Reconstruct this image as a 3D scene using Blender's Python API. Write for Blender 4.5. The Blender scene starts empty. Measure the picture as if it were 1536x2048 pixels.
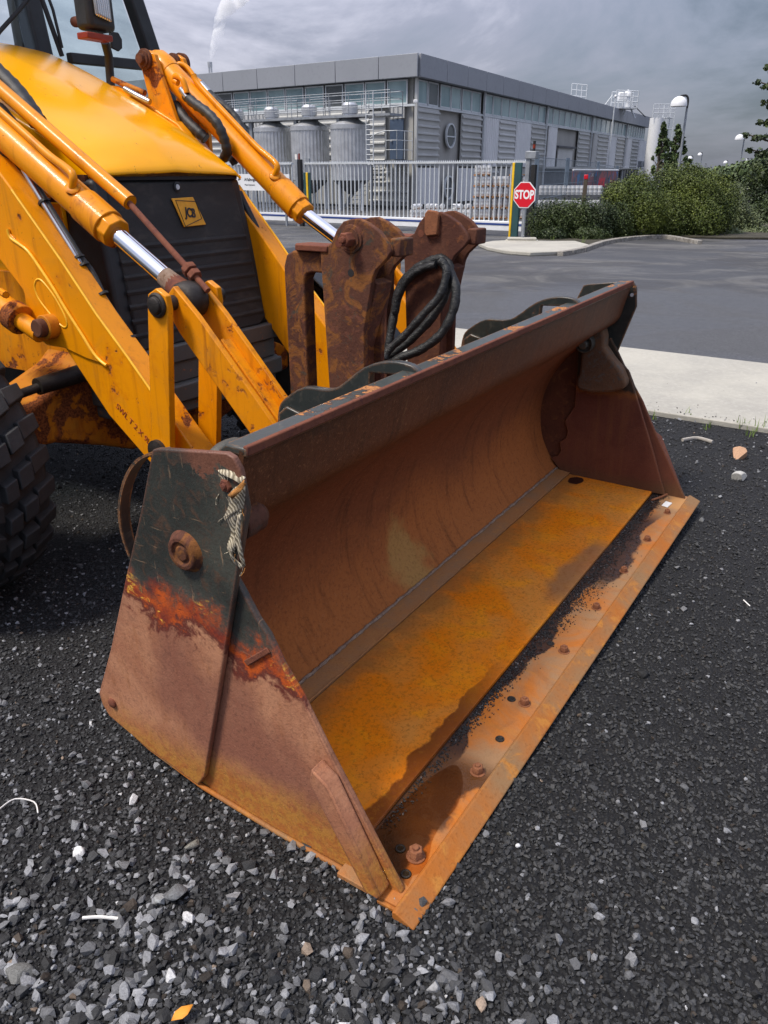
import bpy, bmesh, math, random
import numpy as np
from mathutils import Vector, Matrix, Euler, noise as mnoise
random.seed(7); rng = np.random.default_rng(11)
scene = bpy.context.scene
COL = scene.collection
# ------------------------------------------------------------------ camera
CAM_H = 1.4; FPX = 1540.0
PITCH = math.atan((1024-343)/FPX)
cam = bpy.data.cameras.new("camera"); cam_ob = bpy.data.objects.new("camera", cam); COL.objects.link(cam_ob)
cam_ob.location = (0, 0, CAM_H); cam_ob.rotation_euler = (math.pi/2-PITCH, 0, 0)
cam.sensor_fit = 'HORIZONTAL'; cam.sensor_width = 36.0; cam.lens = 36.0*FPX/1536.0
cam.clip_start = 0.05; cam.clip_end = 2000
scene.camera = cam_ob
scene.cycles.volume_bounces = 4
# ------------------------------------------------------------------ world: overcast daylight
SUN_EL, SUN_AZ = math.radians(60), math.radians(-115)     # azimuth measured from +Y towards +X
world = bpy.data.worlds.new("World"); scene.world = world; world.use_nodes = True
wt = world.node_tree; wt.nodes.clear()
def wn(t): return wt.nodes.new(t)
wo = wn('ShaderNodeOutputWorld'); bg = wn('ShaderNodeBackground'); sk = wn('ShaderNodeTexSky')
sk.sky_type = 'NISHITA'; sk.sun_disc = False; sk.sun_elevation = SUN_EL; sk.sun_rotation = SUN_AZ
tc = wn('ShaderNodeTexCoord'); mp = wn('ShaderNodeMapping'); mp.inputs['Scale'].default_value = (1.0, 1.0, 3.2); mp.inputs['Location'].default_value = (2.3, .4, 1.1)
nz1 = wn('ShaderNodeTexNoise'); nz1.inputs['Scale'].default_value = 1.7; nz1.inputs['Detail'].default_value = 9; nz1.inputs['Roughness'].default_value = .60; nz1.inputs['Distortion'].default_value = .55
cr = wn('ShaderNodeValToRGB')
els = cr.color_ramp.elements
els[0].position = .385; els[0].color = (.47, .55, .72, 1)
els[1].position = .645; els[1].color = (2.0, 1.96, 2.3, 1)
e = els.new(.46); e.color = (.80, .87, 1.12, 1)
e = els.new(.55); e.color = (1.10, 1.11, 1.40, 1)
mixw = wn('ShaderNodeMix'); mixw.data_type = 'RGBA'; mixw.inputs['Factor'].default_value = .93
wt.links.new(tc.outputs['Generated'], mp.inputs['Vector']); wt.links.new(mp.outputs[0], nz1.inputs['Vector'])
wt.links.new(nz1.outputs[0], cr.inputs[0]); wt.links.new(sk.outputs[0], mixw.inputs['A']); wt.links.new(cr.outputs[0], mixw.inputs['B'])
# an overcast dome is about two and a half times as bright overhead as at the horizon
sepw = wn('ShaderNodeSeparateXYZ'); zw = wn('ShaderNodeMath'); zw.operation = 'MULTIPLY_ADD'; zw.inputs[1].default_value = 3.0; zw.inputs[2].default_value = .85; zw.use_clamp = False
mz = wn('ShaderNodeMath'); mz.operation = 'MAXIMUM'; mz.inputs[1].default_value = 0.0; vm = wn('ShaderNodeVectorMath'); vm.operation = 'SCALE'
wt.links.new(tc.outputs['Generated'], sepw.inputs[0]); wt.links.new(sepw.outputs[2], mz.inputs[0]); wt.links.new(mz.outputs[0], zw.inputs[0])
wt.links.new(mixw.outputs['Result'], vm.inputs[0]); wt.links.new(zw.outputs[0], vm.inputs['Scale']); wt.links.new(vm.outputs[0], bg.inputs[0]); bg.inputs[1].default_value = 0.1
wt.links.new(bg.outputs[0], wo.inputs[0])
sun = bpy.data.lights.new("sun", 'SUN'); sun_ob = bpy.data.objects.new("sun", sun); COL.objects.link(sun_ob)
sun.energy = 1.5; sun.angle = math.radians(12); sun.color = (1, .92, .80)
sd = Vector((math.sin(SUN_AZ)*math.cos(SUN_EL), math.cos(SUN_AZ)*math.cos(SUN_EL), math.sin(SUN_EL)))
sun_ob.rotation_euler = sd.to_track_quat('Z', 'Y').to_euler(); sun_ob.location = (0, 0, 30)
vs = scene.view_settings; vs.view_transform = 'Standard'; vs.look = 'None'; vs.gamma = 1; vs.use_curve_mapping = False; vs.exposure = 1.38
# ------------------------------------------------------------------ survey: a point of the photograph on a known plane
_f = FPX; _cp, _sp = math.cos(PITCH), math.sin(PITCH)
def ray(x, y):
    u, v = x-768.0, y-1024.0
    return Vector((u, _f*_cp-v*_sp, -(_f*_sp+v*_cp)))
CAMP = Vector((0, 0, CAM_H))
def ground(x, y, z=0.0):
    d = ray(x, y); return CAMP + d*((z-CAM_H)/d.z)
ORG = ground(830, 1850)
AZ = math.radians(32.9)
EX = Vector((math.sin(AZ), math.cos(AZ), 0)); EY = Vector((-math.cos(AZ), math.sin(AZ), 0)); EZ = Vector((0, 0, 1))
LROT = math.pi/2 - AZ
def tol(p): p = p-ORG; return Vector((p.dot(EX), p.dot(EY), p.z))
def tow(p): return ORG + EX*p[0] + EY*p[1] + EZ*p[2]
def at(px, py, **k):            # machine coordinates (x across, y rearwards, z up)
    d = ray(px, py); d = Vector((d.dot(EX), d.dot(EY), d.z)); c = tol(CAMP)
    (a, v), = k.items(); i = 'xyz'.index(a)
    return c + d*((v-c[i])/d[i])
TILT = 0.018                    # the bucket stands a touch higher at its far end
def bp(px, py, **k):
    p = at(px, py, **k); return Vector((p.x, p.y, p.z-TILT*p.x))
def yz(l, x, fn=at): return [(fn(a, b, x=x).y, fn(a, b, x=x).z) for a, b in l]
# ------------------------------------------------------------------ object helpers
def link(o, parent=None):
    COL.objects.link(o)
    if parent: o.parent = parent
    return o
def tag(o, label=None, cat=None, group=None, kind=None):
    for k, v in (('label', label), ('category', cat), ('group', group), ('kind', kind)):
        if v: o[k] = v
    return o
def empty(name, loc=(0, 0, 0), rz=0, label=None, cat=None, group=None):
    o = bpy.data.objects.new(name, None); o.empty_display_size = .2
    o.location = loc; o.rotation_euler = (0, 0, rz); link(o); return tag(o, label, cat, group)
def copy_tree(o, parent=None, loc=None, rz=None):
    c = o.copy(); link(c, parent)
    if loc is not None: c.location = loc
    if rz is not None: c.rotation_euler.z = rz
    for ch in list(o.children): copy_tree(ch, c)
    return c
class MB:
    def __init__(s): s.v = []; s.f = []
    def add(s, vs, fs):
        n = len(s.v); s.v += [tuple(v) for v in vs]; s.f += [tuple(i+n for i in f) for f in fs]; return s
    def box(s, c, d, R=None):
        vs = []
        for sx in (-.5, .5):
            for sy in (-.5, .5):
                for sz in (-.5, .5):
                    p = Vector((d[0]*sx, d[1]*sy, d[2]*sz))
                    if R is not None: p = R @ p
                    vs.append(p+Vector(c))
        return s.add(vs, [(0, 1, 3, 2), (4, 6, 7, 5), (0, 4, 5, 1), (2, 3, 7, 6), (0, 2, 6, 4), (1, 5, 7, 3)])
    def bb(s, a, b): return s.box([(a[i]+b[i])/2 for i in range(3)], [abs(b[i]-a[i]) for i in range(3)])
    def beam(s, a, b, w, h, up=(0, 0, 1)):
        a, b = Vector(a), Vector(b); z = (b-a); L = z.length; z.normalize(); x = Vector(up).cross(z)
        if x.length < 1e-5: x = Vector((1, 0, 0)).cross(z)
        x.normalize(); y = z.cross(x)
        R = Matrix((x, y, z)).transposed(); return s.box((a+b)/2, (w, h, L), R)
    def tube(s, pts, r, n=12, closed=False, caps=True):
        pts = [Vector(p) for p in pts]; m = len(pts); rs = r if isinstance(r, (list, tuple)) else [r]*m
        vs = []; prev = None
        for i, p in enumerate(pts):
            if closed: t = pts[(i+1) % m]-pts[i-1]
            else: t = pts[min(i+1, m-1)]-pts[max(i-1, 0)]
            t.normalize()
            if prev is None:
                q = Vector((0, 0, 1)) if abs(t.z) < .9 else Vector((1, 0, 0)); x = q.cross(t).normalized()
            else: x = (prev-t*prev.dot(t)).normalized()
            prev = x; y = t.cross(x)
            for k in range(n):
                a = 2*math.pi*k/n; vs.append(p+(x*math.cos(a)+y*math.sin(a))*rs[i])
        fs = [(i*n+k, i*n+(k+1) % n, ((i+1) % m)*n+(k+1) % n, ((i+1) % m)*n+k) for i in range(m if closed else m-1) for k in range(n)]
        if caps and not closed: fs += [tuple(reversed(range(n))), tuple((m-1)*n+k for k in range(n))]
        return s.add(vs, fs)
    def lathe(s, c, axis, prof, n=24):      # prof: (radius, along)
        c = Vector(c); t = Vector(axis).normalized(); q = Vector((0, 0, 1)) if abs(t.z) < .9 else Vector((1, 0, 0))
        x = q.cross(t).normalized(); y = t.cross(x); vs = []; m = len(prof)
        for r, l in prof:
            for k in range(n):
                a = 2*math.pi*k/n; vs.append(c+t*l+(x*math.cos(a)+y*math.sin(a))*max(r, 1e-4))
        fs = [(i*n+k, i*n+(k+1) % n, (i+1)*n+(k+1) % n, (i+1)*n+k) for i in range(m-1) for k in range(n)]
        fs += [tuple(reversed(range(n))), tuple((m-1)*n+k for k in range(n))]
        return s.add(vs, fs)
    def prism(s, out, ext):                 # out: 3D outline, ext: vector
        out = [Vector(p) for p in out]; ext = Vector(ext); n = len(out)
        return s.add(out+[p+ext for p in out], [tuple(range(n))]+[tuple(n+i for i in reversed(range(n)))]+[(i, i+n, (i+1) % n+n, (i+1) % n) for i in range(n)])
    def plate(s, pts, x, t): return s.prism([(x, a, b) for a, b in pts], (t, 0, 0))
    def grid(s, rows, closed=False):
        n = len(rows[0]); vs = [p for r in rows for p in r]
        return s.add(vs, [(i*n+k, i*n+k+1, (i+1)*n+k+1, (i+1)*n+k) for i in range(len(rows)-1) for k in range(n-1)])
    def build(s, name, mat, parent=None, smooth=None, bevel=0, seg=2, sub=0, solid=0, rec=True):
        me = bpy.data.meshes.new(name); me.from_pydata(s.v, [], s.f)
        if rec:
            b = bmesh.new(); b.from_mesh(me); bmesh.ops.recalc_face_normals(b, faces=b.faces[:]); b.to_mesh(me); b.free()
        if isinstance(mat, (list, tuple)):
            for q in mat: me.materials.append(q)
        elif mat: me.materials.append(mat)
        if smooth is None and bevel: smooth = 35
        if smooth:
            me.polygons.foreach_set('use_smooth', [True]*len(me.polygons)); me.set_sharp_from_angle(angle=math.radians(smooth))
        o = bpy.data.objects.new(name, me); link(o, parent)
        if solid: m = o.modifiers.new('solid', 'SOLIDIFY'); m.thickness = solid; m.offset = 0
        if sub: m = o.modifiers.new('sub', 'SUBSURF'); m.levels = m.render_levels = sub
        if bevel:
            m = o.modifiers.new('bevel', 'BEVEL'); m.width = bevel; m.segments = seg; m.limit_method = 'ANGLE'; m.angle_limit = math.radians(40)
        return o
def smooth_pts(pts, k=4, closed=False):
    P = [Vector(p) for p in pts]; n = len(P); out = []
    rngi = range(n if closed else n-1)
    for i in rngi:
        g = lambda j: P[j % n] if closed else P[max(0, min(n-1, j))]
        a, b, c, d = g(i-1), g(i), g(i+1), g(i+2)
        for q in range(k):
            t = q/k; out.append(.5*((2*b)+(c-a)*t+(2*a-5*b+4*c-d)*t*t+(3*b-a-3*c+d)*t**3))
    if not closed: out.append(P[-1])
    return out
def text_mesh(name, s, size, M, mat, parent=None, extrude=.001, shear=0, bold=0, align='CENTER', sx=1):
    cu = bpy.data.curves.new(name, 'FONT'); cu.body = s; cu.size = size; cu.extrude = extrude; cu.shear = shear; cu.offset = bold
    cu.align_x = align; cu.align_y = 'CENTER'
    to = bpy.data.objects.new('tmp', cu); COL.objects.link(to)
    dg = bpy.context.evaluated_depsgraph_get(); me = bpy.data.meshes.new_from_object(to.evaluated_get(dg))
    bpy.data.objects.remove(to); me.name = name; me.transform(M @ Matrix.Diagonal((sx, 1, 1, 1)))
    me.materials.clear(); me.materials.append(mat)
    return link(bpy.data.objects.new(name, me), parent)
# ------------------------------------------------------------------ material helpers
class G:
    def __init__(s, name, coord='Object'):
        s.m = bpy.data.materials.new(name); s.m.use_nodes = True; s.t = s.m.node_tree; s.t.nodes.clear()
        s.o = s.n('ShaderNodeOutputMaterial'); s.b = s.n('ShaderNodeBsdfPrincipled'); s.l(s.b.outputs[0], s.o.inputs[0])
        s.tc = s.n('ShaderNodeTexCoord').outputs[coord]
    def n(s, t): return s.t.nodes.new(t)
    def l(s, a, b): s.t.links.new(a, b)
    def put(s, sock, v):
        if v is None: return
        if isinstance(v, bpy.types.NodeSocket): s.l(v, sock)
        elif isinstance(v, (tuple, list)) and sock.type == 'RGBA' and len(v) == 3: sock.default_value = (*v, 1)
        else: sock.default_value = v
    def vec(s, scale=(1, 1, 1), loc=(0, 0, 0), rot=(0, 0, 0), v=None):
        m = s.n('ShaderNodeMapping'); s.l(v or s.tc, m.inputs[0]); m.inputs['Scale'].default_value = scale; m.inputs['Location'].default_value = loc; m.inputs['Rotation'].default_value = rot
        return m.outputs[0]
    def noise(s, sc, det=4, ro=.55, v=None, dist=0, col=False):
        n = s.n('ShaderNodeTexNoise'); s.l(v or s.tc, n.inputs['Vector']); n.inputs['Scale'].default_value = sc; n.inputs['Detail'].default_value = det
        n.inputs['Roughness'].default_value = ro; n.inputs['Distortion'].default_value = dist; return n.outputs[1 if col else 0]
    def voro(s, sc, v=None, out='Distance', feat='F1', rnd=1):
        n = s.n('ShaderNodeTexVoronoi'); n.feature = feat; s.l(v or s.tc, n.inputs['Vector']); n.inputs['Scale'].default_value = sc; n.inputs['Randomness'].default_value = rnd; return n.outputs[out]
    def wave(s, sc, v=None, dist=0, dirn='X', prof='SIN'):
        n = s.n('ShaderNodeTexWave'); s.l(v or s.tc, n.inputs['Vector']); n.inputs['Scale'].default_value = sc; n.inputs['Distortion'].default_value = dist; n.bands_direction = dirn; n.wave_profile = prof; return n.outputs['Fac']
    def ramp(s, f, stops, interp='LINEAR'):
        r = s.n('ShaderNodeValToRGB'); s.l(f, r.inputs[0]); e = r.color_ramp.elements; r.color_ramp.interpolation = interp
        while len(e) < len(stops): e.new(.5)
        for k, (p, c) in enumerate(stops):
            e[k].position = p; e[k].color = (c, c, c, 1) if isinstance(c, (int, float)) else (*c, 1)
        return r.outputs[0]
    def st(s, f, a, b):        # smoothstep a..b -> 0..1
        r = s.n('ShaderNodeMapRange'); r.interpolation_type = 'SMOOTHSTEP'; s.put(r.inputs[0], f); r.inputs[1].default_value = a; r.inputs[2].default_value = b; return r.outputs[0]
    def mix(s, f, a, b, mode='MIX'):
        m = s.n('ShaderNodeMix'); m.data_type = 'RGBA'; m.blend_type = mode; s.put(m.inputs['Factor'], f); s.put(m.inputs['A'], a); s.put(m.inputs['B'], b); return m.outputs['Result']
    def ma(s, op, a, b=0.0, c=None, clamp=False):
        m = s.n('ShaderNodeMath'); m.operation = op; m.use_clamp = clamp; s.put(m.inputs[0], a); s.put(m.inputs[1], b)
        if c is not None: s.put(m.inputs[2], c)
        return m.outputs[0]
    def sep(s, v=None):
        n = s.n('ShaderNodeSeparateXYZ'); s.l(v or s.tc, n.inputs[0]); return n.outputs
    def attr(s, name, out='Color'):
        n = s.n('ShaderNodeAttribute'); n.attribute_name = name; return n.outputs[out]
    def edge(s, r=.006, lo=.02, hi=.25):   # worn edges
        b = s.n('ShaderNodeBevel'); b.samples = 4; b.inputs[0].default_value = r; g = s.n('ShaderNodeNewGeometry')
        d = s.n('ShaderNodeVectorMath'); d.operation = 'DOT_PRODUCT'; s.l(b.outputs[0], d.inputs[0]); s.l(g.outputs['Normal'], d.inputs[1])
        return s.st(s.ma('SUBTRACT', 1.0, d.outputs['Value']), lo, hi)
    def bump(s, h, dist=.002, st=1.0, nrm=None):
        b = s.n('ShaderNodeBump'); b.inputs['Distance'].default_value = dist; b.inputs['Strength'].default_value = st; s.put(b.inputs['Height'], h)
        if nrm: s.l(nrm, b.inputs['Normal'])
        return b.outputs[0]
    def fin(s, col, rough=.6, metal=0, normal=None, coat=0, spec=None, **k):
        s.put(s.b.inputs['Base Color'], col); s.put(s.b.inputs['Roughness'], rough); s.put(s.b.inputs['Metallic'], metal)
        if normal: s.l(normal, s.b.inputs['Normal'])
        s.put(s.b.inputs['Coat Weight'], coat)
        if spec is not None: s.put(s.b.inputs['Specular IOR Level'], spec)
        for q, v in k.items(): s.put(s.b.inputs[q.replace('_', ' ')], v)
        return s.m
def plain(name, c, rough=.6, metal=0, var=.15, sc=6, bump=0, coat=0, **k):
    g = G(name); n = g.noise(sc, 5, .6); d = tuple(x*(1-var) for x in c); h = tuple(min(1, x*(1+var)) for x in c)
    n2 = g.noise(sc*14, 3, .6)
    col = g.mix(g.ramp(n, [(.3, 0), (.7, 1)]), d, h)
    col = g.mix(g.ma('MULTIPLY', g.st(n2, .5, .8), .25), col, tuple(x*.6 for x in c))
    return g.fin(col, g.ma('ADD', rough-.08, g.ma('MULTIPLY', n2, .16)), metal, g.bump(n2, bump) if bump else None, coat, **k)
def rust(name, c1, c2, c3, sc=5, fine=90, rough=.85, bump=.0015, streak=None, extra=None):
    g = G(name); a = g.noise(sc, 7, .62, dist=.4); b = g.noise(fine, 4, .7); c = g.noise(sc*5, 6, .65, dist=.6)
    col = g.mix(g.st(a, .35, .65), c1, c2); col = g.mix(g.st(c, .52, .68), col, c3)
    col = g.mix(g.ma('MULTIPLY', g.st(b, .5, .75), .55), col, tuple(x*.45 for x in c1))
    if streak:
        sv = g.noise(1, 4, .6, v=g.vec(*streak)); col = g.mix(g.ma('MULTIPLY', g.st(sv, .45, .7), .6), col, tuple(x*.4 for x in c1))
    if extra: col = extra(g, col)
    return g.fin(col, rough, 0, g.bump(g.ma('ADD', b, g.ma('MULTIPLY', c, .6)), bump), spec=.3)
def yellow(name, c=(.80, .285, .002), rustamt=.60, wear=True, gloss=.28, dirt=.3):
    g = G(name); a = g.noise(2.2, 4, .5); b = g.noise(26, 7, .66, dist=.5); d = g.noise(150, 3, .6)
    col = g.mix(g.st(a, .3, .7), tuple(x*.86 for x in c), c)
    dr = g.noise(1, 7, .68, v=g.vec((22, 22, 2.0)), dist=.4); col = g.mix(g.ma('MULTIPLY', g.st(dr, .50, .72), dirt*1.5), col, (.34, .10, .006)); du = g.noise(6, 7, .7, dist=.6); col = g.mix(g.ma('MULTIPLY', g.st(du, .50, .70), dirt*.9), col, (.42, .19, .03)); pits = g.st(g.noise(85, 3, .6), .70, .74); col = g.mix(g.ma('MULTIPLY', pits, .7), col, (.16, .045, .01))
    m = g.st(b, rustamt+.05, rustamt+.10)
    big = g.noise(5, 5, .6, dist=.3); m = g.ma('MAXIMUM', g.ma('MULTIPLY', m, g.st(big, .42, .6)), g.st(g.ma('ADD', big, g.ma('MULTIPLY', b, .25)), rustamt+.19, rustamt+.23))
    halo = g.st(g.ma('ADD', big, g.ma('MULTIPLY', b, .25)), rustamt+.10, rustamt+.22)
    col = g.mix(g.ma('MULTIPLY', halo, .55), col, (.55, .14, .004))
    if wear:
        e = g.edge(.007, .01, .12); e = g.ma('MULTIPLY', e, g.st(g.noise(14, 5, .7), .46, .58)); m = g.ma('MAXIMUM', m, e)
    col = g.mix(m, col, g.mix(g.st(d, .4, .6), (.10, .028, .010), (.26, .075, .02)))
    r = g.mix(m, g.mix(a, (gloss,)*3, (gloss+.15,)*3), (.85,)*3)
    return g.fin(col, r, 0, g.bump(g.ma('ADD', g.ma('MULTIPLY', m, -.6), g.ma('ADD', g.ma('MULTIPLY', d, .10), g.ma('MULTIPLY', du, .35))), .0022), coat=g.ma('MULTIPLY', g.ma('SUBTRACT', 1, m), .10), spec=.22)
# ------------------------------------------------------------------ materials
M = {}
M['yellow'] = yellow('yellow_paint'); M['yellow_worn'] = yellow('worn_yellow_paint', (.80, .28, .002), .54, dirt=.6, gloss=.4)
M['yellow_axle'] = yellow('rusty_axle_paint', (.55, .20, .01), .44, dirt=.9, gloss=.6)
g = G('hood_paint'); a = g.noise(1.6, 3); sp = g.noise(38, 6, .7, v=g.vec((1, .35, 1)), dist=.8)
scr = g.st(sp, .645, .675); big = g.st(g.noise(4, 4), .5, .62); scr = g.ma('MULTIPLY', scr, big)
col = g.mix(g.st(a, .3, .7), (.86, .36, .000), (.92, .42, .000)); col = g.mix(g.ma('MULTIPLY', g.st(g.noise(9, 5), .55, .8), .25), col, (.6, .24, .004)); col = g.mix(scr, col, (.10, .04, .01))
e = g.ma('MULTIPLY', g.edge(.006, .01, .1), g.st(g.noise(16, 5, .7), .5, .6)); col = g.mix(e, col, (.06, .02, .008))
M['hood'] = g.fin(col, .20, 0, g.bump(g.noise(3, 2), .004), coat=.08, spec=.2)
M['plastic'] = plain('black_plastic', (.022, .024, .026), .5, var=.4, sc=9, bump=.0006)
g = G('grille_mesh'); v = g.vec((1, 1, 1), rot=(0, .5, 0)); w = g.ma('MULTIPLY', g.wave(95, v, 0, 'X'), g.wave(95, v, 0, 'Z'))
dd = g.st(g.noise(10, 7, .7, v=g.vec((1, 1, 2.2))), .48, .72)
band = g.ma('MULTIPLY', g.wave(3.2, None, 2.5, 'Z'), .5)
col = g.mix(w, (.010, .011, .012), (.085, .088, .090)); col = g.mix(g.ma('MULTIPLY', dd, .5), col, (.12, .11, .09)); col = g.mix(g.ma('MULTIPLY', band, .5), col, (.008, .008, .009))
M['grille'] = g.fin(col, .5, 0, g.bump(w, .002))
g = G('bumper_plastic'); n = g.noise(30, 7, .7, v=g.vec((1, 1, 1.5))); col = g.mix(g.st(n, .62, .66), (.085, .085, .08), (.35, .12, .04)); col = g.mix(g.ma('MULTIPLY', g.st(g.noise(5, 5), .4, .7), .6), col, (.09, .075, .055))
M['bumper'] = g.fin(col, .6, 0, g.bump(n, .001))
M['rubber'] = plain('tyre_rubber', (.024, .025, .027), .78, var=.35, sc=18, bump=.0012)
M['hose'] = plain('hose_rubber', (.014, .015, .016), .5, var=.3, sc=30, bump=.001)
g = G('chrome_rod'); M['chrome'] = g.fin((.82, .82, .84), g.ma('MULTIPLY', g.noise(20), .12), 1)
M['steel'] = plain('steel_tube', (.45, .46, .47), .3, 1, sc=14)
M['greasy'] = plain('greasy_steel', (.03, .024, .02), .45, .3, var=.5, sc=22, bump=.002)
M['rust'] = rust('brown_rust', (.085, .032, .018), (.125, .045, .024), (.17, .065, .028), 6)
M['rust_red'] = rust('red_brown_rust', (.15, .05, .03), (.19, .065, .035), (.12, .04, .03), 8)
def _ex(g, col):     # bracket: patches of old dark paint, ochre rust
    p = g.st(g.noise(12, 8, .72, dist=1.4), .48, .60); q = g.st(g.noise(13, 8, .72, v=g.vec(loc=(3, 1, 4)), dist=1.2), .56, .66)
    col = g.mix(g.ma('MULTIPLY', p, .75), col, (.24, .092, .02)); return g.mix(g.ma('MULTIPLY', q, .75), col, (.045, .05, .04))
M['rust_bracket'] = rust('mottled_bracket_rust', (.075, .028, .018), (.105, .042, .025), (.14, .05, .03), 5, extra=_ex, bump=.002)
M['rust_bracket2'] = rust('plain_bracket_rust', (.075, .026, .017), (.115, .045, .026), (.17, .06, .025), 8, bump=.002)
# inside of the mouldboard
g = G('mouldboard_rust'); x, y, z = g.sep()
big = g.noise(2.2, 6, .6, dist=.5); fine = g.noise(170, 4, .72); st_ = g.noise(1, 5, .65, v=g.vec((26, 3, 3), rot=(.5, .0, .5)))
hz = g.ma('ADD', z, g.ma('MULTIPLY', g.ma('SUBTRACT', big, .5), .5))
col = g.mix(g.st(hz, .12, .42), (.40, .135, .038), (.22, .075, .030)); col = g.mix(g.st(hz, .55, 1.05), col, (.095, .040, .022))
col = g.mix(g.ma('MULTIPLY', g.st(st_, .5, .75), .5), col, (.045, .02, .012))
col = g.mix(g.ma('MULTIPLY', g.st(g.noise(1, 4, .7, v=g.vec((60, 5, 5), rot=(.5, 0, .5))), .62, .7), g.ma('MULTIPLY', g.st(z, .3, .8), .35)), col, (.28, .15, .055))
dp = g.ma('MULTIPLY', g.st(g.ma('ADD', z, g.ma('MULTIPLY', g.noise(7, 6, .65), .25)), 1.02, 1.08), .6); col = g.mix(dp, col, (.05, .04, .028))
# ochre stain at the foot of the sheet
sx = g.ma('ABSOLUTE', g.ma('SUBTRACT', g.ma('ADD', x, g.ma('MULTIPLY', g.ma('SUBTRACT', g.noise(9, 5), .5), .28)), 1.13))
stn = g.ma('MULTIPLY', g.ma('SUBTRACT', 1, g.st(sx, .04, .14)), g.ma('SUBTRACT', 1, g.st(g.ma('ADD', z, g.ma('MULTIPLY', sx, 1.3)), .22, .34)))
col = g.mix(g.ma('MULTIPLY', stn, .85), col, (.42, .24, .075))
col = g.mix(g.ma('MULTIPLY', g.st(g.noise(80, 5, .8), .47, .66), .6), col, g.mix(.55, col, (.03, .012, .007))); col = g.mix(g.ma('MULTIPLY', g.st(g.noise(95, 4, .8), .46, .30), .45), col, (.42, .19, .085))
M['mould'] = g.fin(col, g.mix(g.st(hz, .5, .9), (.9,)*3, (.55,)*3), 0, g.bump(g.ma('ADD', fine, st_), .0016), spec=.18)
# bright floor plate
g = G('floor_plate_rust'); x, y, z = g.sep()
a = g.noise(2.6, 4, .5, dist=1.2); b = g.noise(9, 6, .6, dist=.6); fine = g.noise(210, 4, .75); mid = g.noise(45, 4, .7)
col = g.mix(g.st(a, .36, .64), (.88, .225, .002), (.74, .27, .04)); col = g.mix(g.ma('MULTIPLY', g.st(b, .45, .72), .75), col, (.97, .33, .004))
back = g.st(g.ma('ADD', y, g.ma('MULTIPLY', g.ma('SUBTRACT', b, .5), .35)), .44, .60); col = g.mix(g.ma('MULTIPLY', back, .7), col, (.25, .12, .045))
front = g.st(g.ma('ADD', y, g.ma('MULTIPLY', g.ma('SUBTRACT', g.noise(7, 5), .5), .10)), .236, .228)
nearx = g.st(x, 1.0, .55); wet = g.ma('MULTIPLY', front, nearx)
midx = g.ma('MULTIPLY', g.st(g.ma('ABSOLUTE', g.ma('SUBTRACT', x, 1.55)), .32, .18), g.st(g.ma('ADD', y, g.ma('MULTIPLY', g.ma('SUBTRACT', g.noise(5, 5), .5), .14)), .285, .24)); col = g.mix(g.ma('MULTIPLY', midx, .7), col, (.22, .13, .07))
col = g.mix(g.ma('MULTIPLY', wet, .85), col, (.12, .030, .010))
col = g.mix(g.ma('MULTIPLY', g.st(g.noise(85, 5, .8), .47, .66), .55), col, (.30, .085, .006)); col = g.mix(g.ma('MULTIPLY', g.st(mid, .55, .8), .35), col, (.70, .33, .04))
col = g.mix(g.st(g.noise(120, 2, .5), .76, .80), col, (.08, .02, .01))
ov = g.ma('ADD', g.ma('POWER', g.ma('DIVIDE', g.ma('SUBTRACT', x, 2.36), .05), 2), g.ma('POWER', g.ma('DIVIDE', g.ma('SUBTRACT', y, .53), .035), 2)); col = g.mix(g.st(g.ma('ADD', ov, mid), 1.6, 1.3), col, (.05, .015, .008))
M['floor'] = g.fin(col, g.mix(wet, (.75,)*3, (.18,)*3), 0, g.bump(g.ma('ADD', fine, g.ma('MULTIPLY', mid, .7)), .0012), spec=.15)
# bolted cutting plate with a dirty wet band
g = G('cutting_plate_rust'); x, y, z = g.sep()
a = g.noise(3.5, 5, .6, dist=.8); b = g.noise(14, 6, .65, dist=.6); fine = g.noise(210, 4, .75); st_ = g.noise(1, 5, .6, v=g.vec((30, 3, 3)))
col = g.mix(g.st(a, .38, .62), (.47, .135, .008), (.32, .175, .08)); col = g.mix(g.ma('MULTIPLY', g.st(st_, .5, .7), .45), col, (.44, .17, .025)); col = g.mix(g.ma('MULTIPLY', g.st(b, .5, .7), .5), col, (.26, .10, .03))
lim = g.ma('ADD', g.ma('ADD', y, g.ma('MULTIPLY', g.ma('SUBTRACT', g.noise(3.2, 2, .5), .5), .22)), g.ma('MULTIPLY', g.ma('SUBTRACT', b, .5), .05))
w1 = g.st(lim, .146, .154)                       # damp band along the step
w2 = g.ma('MULTIPLY', g.st(g.ma('ABSOLUTE', g.ma('SUBTRACT', x, 1.85)), .42, .25), g.st(lim, .085, .10)); w3 = g.ma('MULTIPLY', g.st(x, .50, .42), g.st(lim, .045, .06))
w2 = g.ma('MAXIMUM', w2, w3)
wet = g.ma('MULTIPLY', g.ma('MAXIMUM', w1, w2), g.st(x, .03, .055))
col = g.mix(wet, col, g.mix(g.ma('MULTIPLY', w3, .85), g.mix(g.st(b, .4, .6), (.030, .014, .009), (.06, .022, .008)), g.mix(g.st(a, .4, .6), (.085, .032, .010), (.13, .05, .012))))
col = g.mix(g.ma('MULTIPLY', g.st(fine, .5, .75), .5), col, g.mix(.5, col, (.05, .02, .01)))
fl = g.ma('MULTIPLY', g.st(g.ma('ABSOLUTE', g.ma('SUBTRACT', x, 2.38)), .10, .04), g.st(g.ma('ADD', y, g.ma('MULTIPLY', b, .1)), .17, .14)); col = g.mix(g.ma('MULTIPLY', fl, .5), col, (.62, .30, .09))
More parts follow.
